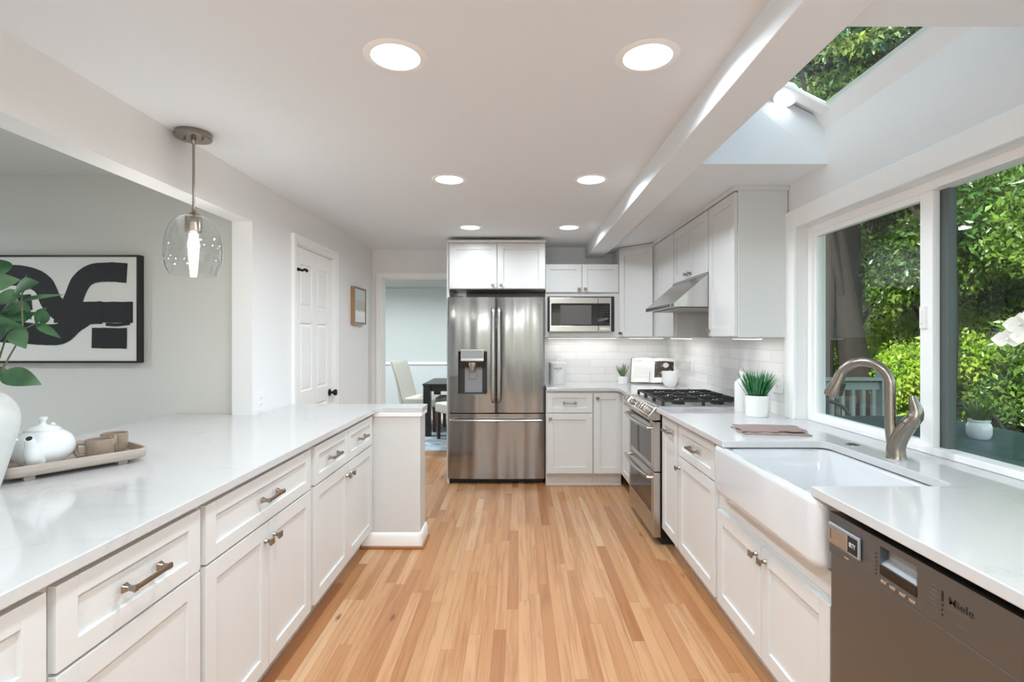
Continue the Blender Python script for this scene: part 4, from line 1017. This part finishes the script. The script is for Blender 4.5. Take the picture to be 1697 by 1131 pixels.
L_ = [((0.0942, -0.03, 0.6043), (0.0637, 0.015, 0.0265), 0.069, 0.0478),
    ((0.1756, -0.04, 0.5866), (0.0761, -0.02, 0.0318), 0.0825, 0.0526),
    ((0.1703, -0.02, 0.5653), (0.1009, 0.015, 0.0266), 0.1043, 0.0143),
    ((0.188, -0.03, 0.5795), (-0.0743, -0.02, -0.0142), 0.0756, 0.043),
    ((0.1491, 0.0, 0.5565), (-0.0708, 0.015, -0.0124), 0.0719, 0.0446),
    ((0.2199, -0.02, 0.4945), (0.0389, -0.02, 0.0496), 0.063, 0.0414),
    ((0.2163, 0.01, 0.4981), (-0.0159, 0.015, 0.046), 0.0487, 0.0223),
    ((0.2199, -0.02, 0.4998), (0.0796, -0.02, -0.0336), 0.0864, 0.0191),
    ((0.0995, -0.05, 0.5158), (0.0974, 0.015, -0.0231), 0.1001, 0.0239),
    ((0.1774, -0.04, 0.4839), (0.046, -0.02, -0.0496), 0.0676, 0.0382),
    ((0.1756, -0.05, 0.4857), (-0.0832, 0.015, -0.0478), 0.096, 0.0573),
    ((0.0907, -0.04, 0.4326), (0.0336, -0.02, -0.0584), 0.0674, 0.0478),
    ((0.0853, -0.01, 0.3671), (0.0354, 0.015, -0.0177), 0.0396, 0.0223),
    ((0.1526, -0.05, 0.3565), (-0.0637, -0.02, -0.039), 0.0747, 0.0414),
    ((0.1473, -0.05, 0.3565), (0.0903, 0.015, -0.0248), 0.0936, 0.0478),
    ((0.1349, 0.02, 0.4804), (-0.0442, -0.02, 0.0495), 0.0664, 0.0446),
    ((0.1084, 0.03, 0.4945), (0.0442, 0.015, 0.0443), 0.0626, 0.0382),
    ((0.1207, 0.02, 0.5299), (0.0461, -0.02, -0.0177), 0.0494, 0.0319),
    ((0.0818, 0.04, 0.5653), (0.0496, 0.015, -0.0442), 0.0664, 0.0414),
    ((0.0641, 0, 0.6184), (-0.0531, -0.02, 0.0531), 0.0751, 0.0542),
    ((0.0464, 0.02, 0.5299), (-0.0797, 0.015, 0.0354), 0.0872, 0.0573),
    ((0.0641, -0.03, 0.4591), (-0.0885, -0.02, 0.0), 0.0885, 0.0573),
    ((0.0464, -0.02, 0.3883), (-0.0885, 0.015, -0.0354), 0.0953, 0.0542),
    ((0.0287, 0.03, 0.6007), (-0.0796, -0.02, 0.0266), 0.0839, 0.0542),
    ((0.0818, 0.02, 0.645), (-0.0354, 0.015, 0.0531), 0.0638, 0.0478),
    ((0.1526, 0.02, 0.6007), (0.0142, -0.02, 0.0443), 0.0465, 0.0191)]
for b_, d_, ln, wd in L_:
    lf.leaf(b_, d_, (.25+random.uniform(-.3, .3), -.75, .6), ln*1.08, wd*1.3, .12, 8)
build('leaves', lf, 'leaf_vase', r, normals=False)

# ---------------------------------------------------------------- art
r = thing('abstract_painting', 'large black and off-white abstract canvas in a black frame on the living room wall', 'painting', (0, 3.10, 0))
px0, px1, pz0, pz1 = -3.34, -2.268, 1.222, 1.868
fr = .012
build('frame', MB().box(px0, px0+fr, -.045, 0, pz0, pz1).box(px1-fr, px1, -.045, 0, pz0, pz1).box(px0+fr, px1-fr, -.045, 0, pz0, pz0+fr).box(px0+fr, px1-fr, -.045, 0, pz1-fr, pz1), 'black_wood', r)
build('canvas', MB().box(px0+fr, px1-fr, -.040, -.002, pz0+fr, pz1-fr), 'canvas', r)
k_ = 3.06/848*420/990
def cx_(x, y): return ((x/2.357-859)*3.06/848, 1.375-((380+y/2.357)-559.5)*3.06/848)
SI = [0]
def stroke(pts, wid, seed):
    SI[0] += 1
    rg = random.Random(seed); P = catmull([cx_(*p)+(0,) for p in pts], 8); n_ = len(P); A = []; B = []
    for i in range(n_):
        t = (P[min(i+1, n_-1)]-P[max(i-1, 0)]).normalized(); nn = Vector((-t.y, t.x, 0))
        wv = (wid if not isinstance(wid, list) else wid[min(len(wid)-1, int(i/8))])*k_*.5*(1+rg.uniform(-.015, .015))
        A.append(P[i]+nn*wv); B.append(P[i]-nn*wv)
    m = MB(); vs = [(min(px1-fr-.001, max(px0+fr+.001, p.x)), -.0412-.0004*SI[0], min(pz1-fr, max(pz0+fr, p.y))) for p in A+B]
    m.add(vs, [(i, i+1, n_+i+1, n_+i) for i in range(n_-1)])
    build('brush_stroke', m, 'brush_black', r, normals=False, smooth=0)
stroke([(-170, 330), (-150, 240), (-80, 190), (20, 180), (110, 188), (170, 220), (205, 290), (260, 330), (330, 325), (420, 325), (520, 325)], 82, 1)
stroke([(255, 345), (285, 280), (315, 210), (360, 175), (430, 168), (497, 172)], 76, 2)
stroke([(330, 340), (285, 370), (240, 408), (170, 412), (90, 405), (0, 400), (-100, 370), (-165, 320)], 82, 3)
stroke([(215, 318), (262, 322), (330, 328), (400, 326)], [95, 92, 88], 8)
stroke([(-60, 300), (20, 300), (80, 290), (125, 285)], 62, 6)
m_ = stroke([(360, 425), (420, 426), (497, 427)], 80, 4)
stroke([(415, 372), (460, 374), (510, 368)], 12, 5)
r = thing('framed_print', 'small framed landscape print with wooden frame near the doorway', 'picture', (XL, 4.79, 1.502), PI/2)
PW, PH = .35, .355
build('frame', MB().box(0, .012, -.040, 0, 0, PH).box(PW-.012, PW, -.040, 0, 0, PH).box(.012, PW-.012, -.040, 0, 0, .012).box(.012, PW-.012, -.040, 0, PH-.012, PH), 'oakframe', r)
build('front_edge', MB().box(.0, .010, -.042, -.0401, 0, PH).box(PW-.010, PW, -.042, -.0401, 0, PH).box(.010, PW-.010, -.042, -.0401, 0, .010).box(.010, PW-.010, -.042, -.0401, PH-.010, PH), 'gray_plastic', r)
build('print', MB().box(.018, PW-.018, -.036, -.001, .018, PH-.018), 'print', r)
build('inner_gap', MB().box(.0125, .018, -.030, -.001, .0125, PH-.0125).box(PW-.018, PW-.0125, -.030, -.001, .0125, PH-.0125).box(.018, PW-.018, -.030, -.001, .0125, .018).box(.018, PW-.018, -.030, -.001, PH-.018, PH-.0125), 'ink', r)

# ---------------------------------------------------------------- dining room furniture
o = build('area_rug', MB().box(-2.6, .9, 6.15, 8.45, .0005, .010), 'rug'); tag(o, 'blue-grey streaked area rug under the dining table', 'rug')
r = thing('dining_table', 'black wooden dining table seen through the doorway', 'table', (-1.32, 7.03, .010))
build('tabletop', MB().box(0, 1.7, 0, 1.0, .700, .725), 'black_wood', r, bevel=.003)
build('apron', MB().box(.05, 1.65, .04, .96, .62, .6995), 'black_wood', r)
for lx in (.01, 1.59):
    for ly in (.01, .89): build('leg', MB().box(lx, lx+.1, ly, ly+.1, 0, .6995), 'black_wood', r, bevel=.003)
def dining_chair(label, loc, rz):
    r = thing('dining_chair', label, 'chair', loc, rz, 'upholstered dining chairs')   # faces local +X
    w_ = .25
    build('seat', MB().box(-.24, .25, -w_, w_, .36, .49), 'linen', r, bevel=.025, seg=4)
    prof = [(-.20, .34), (-.255, .45), (-.30, .62), (-.35, .80), (-.42, 1.0), (-.44, 1.01), (-.46, 1.0)]
    back = [(-.40, .82), (-.36, .66), (-.33, .50), (-.30, .34)]
    cc = [(p.x, p.y) for p in catmull([(a, b, 0) for a, b in prof], 3)]+[(p.x, p.y) for p in catmull([(a, b, 0) for a, b in back], 3)]
    bk_ = build('backrest', MB().prism(cc, 'y', -w_-.005, w_+.005), 'linen', r, bevel=.012, seg=3)
    m = MB()
    for s_ in (-1, 1):
        for i in range(26):
            t = i/25*(len(prof)-3); j = int(t); u = t-j; a, b = prof[j], prof[j+1]
            m.ball((a[0]+(b[0]-a[0])*u-.018, s_*(w_+.006), a[1]+(b[1]-a[1])*u), .0055, 8)
    build('nailhead_trim', m, 'black_metal', bk_)
    for sx_ in (-.2, .21):
        for sy_ in (-.21, .21): build('leg', MB().add([(sx_-.018, sy_-.018, 0), (sx_+.018, sy_-.018, 0), (sx_+.018, sy_+.018, 0), (sx_-.018, sy_+.018, 0), (sx_-.025, sy_-.025, .365), (sx_+.025, sy_-.025, .365), (sx_+.025, sy_+.025, .365), (sx_-.025, sy_+.025, .365)],
            [(0, 3, 2, 1), (4, 5, 6, 7), (0, 1, 5, 4), (1, 2, 6, 5), (2, 3, 7, 6), (3, 0, 4, 7)]), 'brown_leg', r)
    return r
dining_chair('beige upholstered dining chair with nailhead trim at the end of the black table', (-1.37, 7.62, .0102), math.radians(-12))
dining_chair('beige dining chair mostly hidden behind the refrigerator', (-.78, 6.86, .0102), math.radians(128))

# ---------------------------------------------------------------- outdoors
struct('ground_yard', MB().box(1.95, 45, -30, 50, -1.3, -1.0), 'ground')
struct('ground_rear', MB().box(-12, 1.95, -30, YN-.3, -.4, -.1), 'ground')
struct('ground_slope', MB().prism([(9, -1.0), (40, -1.0), (40, 4.0)], 'y', -5, 50), 'ground')
m = MB()
for i in range(36): m.box(1.76+.145*i*.8, 1.76+.145*i*.8+.112, -1.5, 6.2, -.12, -.085)
m.box(1.76, 5.9, -1.5, 6.2, -.25, -.125)
struct('terrain_deck', m, 'deck_gray')
r = thing('deck_railing', 'grey painted wooden deck railing outside the window', 'railing', (3.2, 6.05, -.085))
build('top_rail', MB().box(-1.3, 1.06, -.07, .07, .95, .985), 'deck_gray', r, bevel=.004)
build('upper_rail', MB().box(-1.3, 1.06, -.02, .02, .84, .93), 'deck_gray', r, bevel=.004)
build('lower_rail', MB().box(-1.3, 1.06, -.02, .02, .08, .15), 'deck_gray', r, bevel=.004)
for px in (-1.3, 1.06): build('post', MB().box(px, px+.12, -.06, .06, 0, 1.08), 'deck_gray', r, bevel=.004)
for i in range(18): build('baluster', MB().box(-1.1+.122*i, -1.06+.122*i, -.02, .02, .15, .84), 'deck_gray', r)
r = thing('patio_table', 'dark teal glass patio table outside the window', 'table', (2.62, 3.0, -.085))
m = MB().box(-.55, .75, -1.4, 1.15, .80, .825); build('tabletop', m, 'deck_top', r, bevel=.01)
for sx_ in (-.5, .66):
    for sy_ in (-1.3, 1.05): build('leg', MB().box(sx_, sx_+.05, sy_, sy_+.05, 0, .80), 'deck_dark', r)
def patio_chair(label, loc, rz):
    r = thing('patio_chair', label, 'chair', loc, rz, 'dark patio chairs')
    pts = [(-.02, -.27*math.cos(PI*i/14), .42+.47*math.sin(PI*i/14)**.45) for i in range(15)]
    build('back_frame', MB().tube(pts, .017, 10), 'deck_dark', r)
    m = MB()
    for i in range(2, 13): m.tube([(-.02, pts[i][1], .42), (-.02, pts[i][1], pts[i][2])], .006, 6)
    build('back_slats', m, 'deck_dark', r)
    build('seat', MB().box(-.02, .44, -.26, .26, .40, .43), 'deck_dark', r, bevel=.01)
    for sx_ in (0, .4):
        for sy_ in (-.23, .2): build('leg', MB().box(sx_, sx_+.03, sy_, sy_+.03, 0, .40), 'deck_dark', r)
    for s_ in (-1, 1): build('arm', MB().tube([(-.02, s_*.27, .66), (.25, s_*.29, .64), (.42, s_*.28, .60), (.42, s_*.26, .42)], .02, 8), 'deck_dark', r)
patio_chair('dark patio chair with rounded back at the far end of the patio table', (2.75, 4.62, -.085), math.radians(-95))
patio_chair('dark patio chair with arms beyond the faucet, out on the deck', (3.75, 4.3, -.085), math.radians(200))
r = thing('outdoor_planter', 'green plant in a white jar standing on the patio table', 'plant', (2.89, 3.21, .7402))
build('jar', MB().lathe([(.001, 0), (.085, 0), (.10, .015), (.115, .06), (.115, .13), (.10, .165), (.09, .172), (.09, .178), (.102, .182), (.102, .20), (.094, .20), (.086, .17), (.001, .165)], n=36), 'white_gloss', r)
m = MB()
for i in range(70):
    a = i*2.39996; lean = .15+.8*random.random()
    m.leaf((.03*math.cos(a), .03*math.sin(a), .17), (math.cos(a)*lean, math.sin(a)*lean, 1), (-math.cos(a), -math.sin(a), lean), .14+.12*random.random(), .04, .1)
build('leaves', m, 'leaf_mid', r, normals=False); r.scale = (.56, .56, .60)
# orchid at the right end of the counter
r = thing('potted_orchid', 'white moth orchid arching in front of the window at the right photo edge', 'plant', (1.47, 1.33, .915))
build('pot', MB().lathe([(.001, 0), (.05, 0), (.055, .004), (.065, .11), (.060, .11), (.057, .095), (.001, .095)], n=32), 'white_ceramic', r)
st_ = catmull([(0, 0, .09), (-.005, -.02, .25), (.0, -.01, .42), (.015, .05, .53), (.045, .14, .545), (.06, .20, .525), (.065, .235, .48)], 6)
build('stem', MB().tube(st_, .003, 8), 'stem', r)
m = MB()
for i in range(5):
    a = i*1.3; m.leaf((0, 0, .095), (math.cos(a), math.sin(a), .5), (0, 0, 1), .16, .05, .3)
build('leaves', m, 'leaf_vase', r, normals=False)
for i, (pt, s_) in enumerate((((.045, .255, .455), .95), ((.055, .225, .50), 1.0), ((.06, .175, .525), 1.0), ((.04, .19, .465), .95), ((.045, .13, .55), .9), ((.035, .14, .50), .9))):
    m = MB(); nr = Vector((-.75, -.85+.15*(i % 3), -.12)).normalized(); u_ = nr.cross(Vector((0, 0, 1))).normalized(); v_ = u_.cross(nr)
    for a, ln, wd in ((90, .036, .032), (210, .034, .028), (330, .034, .028), (0, .040, .048), (180, .040, .048)):
        d_ = u_*math.cos(math.radians(a))+v_*math.sin(math.radians(a)); m.leaf(Vector(pt), d_+nr*.15, nr, ln*s_, wd*s_, .10, 6)
    m.ball(tuple(Vector(pt)+nr*.006), .005, 8)
    build('flower', m, 'petal', r, normals=False)

def leaf_cloud(name, blobs, n, size, mat, parent, seed):
    n = int(n*1.9)
    rg = np.random.default_rng(seed)
    wts = np.array([b[3]**2 for b in blobs]); wts /= wts.sum(); idx = rg.choice(len(blobs), n, p=wts)
    c = np.array([b[:3] for b in blobs])[idx]; R = np.array([b[3] for b in blobs])[idx]
    d = rg.normal(size=(n, 3)); d /= np.linalg.norm(d, axis=1)[:, None]
    p = c+d*(R*(.55+.5*rg.random(n)))[:, None]*np.array([1, 1, .75])
    u = rg.normal(size=(n, 3)); u[:, 2] -= .3; u /= np.linalg.norm(u, axis=1)[:, None]
    t = rg.normal(size=(n, 3))+np.array([0, 0, 1.2]); s = np.cross(u, t); s /= np.linalg.norm(s, axis=1)[:, None]
    nn = np.cross(s, u)
    L = (size*.72*(.5+.9*rg.random(n)))[:, None]; Wd = L*.24
    v = np.empty((n, 5, 3)); v[:, 0] = p; v[:, 1] = p+u*L*.45+s*Wd+nn*L*.08; v[:, 2] = p+u*L-nn*L*.1; v[:, 3] = p+u*L*.45-s*Wd+nn*L*.08; v[:, 4] = p+u*L*.45
    base = (np.arange(n)*5)[:, None]
    f = np.concatenate([base+np.array([0, 1, 2, 4]), base+np.array([0, 4, 2, 3])], axis=1).reshape(-1, 4)
    me = bpy.data.meshes.new(name); me.vertices.add(n*5); me.vertices.foreach_set('co', v.reshape(-1).astype(np.float32))
    me.loops.add(len(f)*4); me.loops.foreach_set('vertex_index', f.reshape(-1).astype(np.int32))
    me.polygons.add(len(f)); me.polygons.foreach_set('loop_start', (np.arange(len(f))*4).astype(np.int32)); me.polygons.foreach_set('loop_total', np.full(len(f), 4, np.int32))
    me.update(calc_edges=True); me.materials.append(M[mat])
    o = bpy.data.objects.new(name, me); COL.objects.link(o)
    if parent: o.parent = parent
    return o
def tree(label, x, y, z, path, r0, r1, blobs, n, size, mat, seed, name='tree', cat='tree', branches=6):
    rg = random.Random(seed)
    r = thing(name, label, cat, (x, y, z), 0, 'trees beyond the deck' if name == 'tree' else 'sunlit shrubs beyond the deck')
    P = catmull(path, 6); m = MB().tube(P, [r0+(r1-r0)*i/(len(P)-1) for i in range(len(P))], 14)
    build('trunk', m, 'bark', r)
    m = MB()
    for i in range(branches):
        b = blobs[i % len(blobs)]; s_ = P[int(len(P)*(.35+.6*rg.random()))-1]
        mid = (Vector(s_)+Vector(b[:3]))/2+Vector((rg.uniform(-.3, .3), rg.uniform(-.3, .3), .2))
        m.tube(catmull([s_, mid, Vector(b[:3])], 5), [r1*.38-(r1*.32)*j/10 for j in range(11)], 8)
    if branches: build('branches', m, 'bark', r)
    leaf_cloud('foliage', blobs, n, size, mat, r, seed)
    return r
def blobs(cx, cy, cz, rx, ry, rz, n, rad, seed):
    rg = random.Random(seed); return [(cx+rg.uniform(-rx, rx), cy+rg.uniform(-ry, ry), cz+rg.uniform(-rz, rz), rad*rg.uniform(.7, 1.3)) for _ in range(n)]
G0 = -1.0
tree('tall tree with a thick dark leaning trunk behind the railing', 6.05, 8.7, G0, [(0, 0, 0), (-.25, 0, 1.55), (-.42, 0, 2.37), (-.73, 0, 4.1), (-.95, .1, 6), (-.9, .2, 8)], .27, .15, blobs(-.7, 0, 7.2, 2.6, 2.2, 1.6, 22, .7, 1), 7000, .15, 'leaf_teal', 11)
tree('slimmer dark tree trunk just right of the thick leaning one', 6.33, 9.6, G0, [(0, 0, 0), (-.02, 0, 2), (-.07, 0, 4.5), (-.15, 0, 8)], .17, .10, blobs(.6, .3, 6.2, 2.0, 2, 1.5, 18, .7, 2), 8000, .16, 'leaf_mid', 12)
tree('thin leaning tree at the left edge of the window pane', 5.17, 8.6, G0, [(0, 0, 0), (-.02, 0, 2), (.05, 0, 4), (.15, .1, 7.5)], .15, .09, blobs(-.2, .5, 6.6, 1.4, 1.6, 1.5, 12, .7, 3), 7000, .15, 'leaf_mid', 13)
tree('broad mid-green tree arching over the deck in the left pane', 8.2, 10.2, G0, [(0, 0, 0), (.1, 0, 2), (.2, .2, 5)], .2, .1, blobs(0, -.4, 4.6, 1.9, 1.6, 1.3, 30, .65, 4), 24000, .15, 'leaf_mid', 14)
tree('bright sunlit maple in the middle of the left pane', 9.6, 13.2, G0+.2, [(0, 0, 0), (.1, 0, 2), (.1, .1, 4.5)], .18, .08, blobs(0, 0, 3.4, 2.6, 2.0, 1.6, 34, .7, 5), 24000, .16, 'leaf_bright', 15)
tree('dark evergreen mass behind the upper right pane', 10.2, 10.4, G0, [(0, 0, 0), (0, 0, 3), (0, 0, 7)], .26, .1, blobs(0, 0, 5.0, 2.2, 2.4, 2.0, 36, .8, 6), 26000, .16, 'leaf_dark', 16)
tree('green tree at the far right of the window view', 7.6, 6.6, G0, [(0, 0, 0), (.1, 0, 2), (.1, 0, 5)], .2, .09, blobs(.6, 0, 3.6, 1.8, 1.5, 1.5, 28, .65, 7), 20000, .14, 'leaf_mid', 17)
tree('tall forest tree far behind the maple', 14, 19, 0, [(0, 0, 0), (0, 0, 4), (.3, 0, 10)], .3, .15, blobs(0, 0, 5.5, 4.5, 4, 4.5, 50, 1.2, 8), 34000, .26, 'leaf_dark', 18)
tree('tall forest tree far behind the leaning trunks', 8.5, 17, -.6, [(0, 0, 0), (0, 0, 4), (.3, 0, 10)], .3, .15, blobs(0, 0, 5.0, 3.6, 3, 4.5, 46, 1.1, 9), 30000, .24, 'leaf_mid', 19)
tree('tall forest tree far off behind the evergreen', 18, 15, .8, [(0, 0, 0), (0, 0, 4), (.3, 0, 9)], .3, .15, blobs(0, 0, 4.6, 4, 4.5, 4.2, 46, 1.2, 10), 30000, .26, 'leaf_dark', 20)
tree('teal-leaved maple seen up through the skylight', 6.0, 7.4, G0, [(0, 0, 0), (.2, 0, 3), (.1, .3, 6.6), (.2, .5, 9)], .16, .06, blobs(0, .9, 7.2, 2.3, 2.0, 1.5, 26, .55, 21), 12000, .13, 'leaf_teal', 21)
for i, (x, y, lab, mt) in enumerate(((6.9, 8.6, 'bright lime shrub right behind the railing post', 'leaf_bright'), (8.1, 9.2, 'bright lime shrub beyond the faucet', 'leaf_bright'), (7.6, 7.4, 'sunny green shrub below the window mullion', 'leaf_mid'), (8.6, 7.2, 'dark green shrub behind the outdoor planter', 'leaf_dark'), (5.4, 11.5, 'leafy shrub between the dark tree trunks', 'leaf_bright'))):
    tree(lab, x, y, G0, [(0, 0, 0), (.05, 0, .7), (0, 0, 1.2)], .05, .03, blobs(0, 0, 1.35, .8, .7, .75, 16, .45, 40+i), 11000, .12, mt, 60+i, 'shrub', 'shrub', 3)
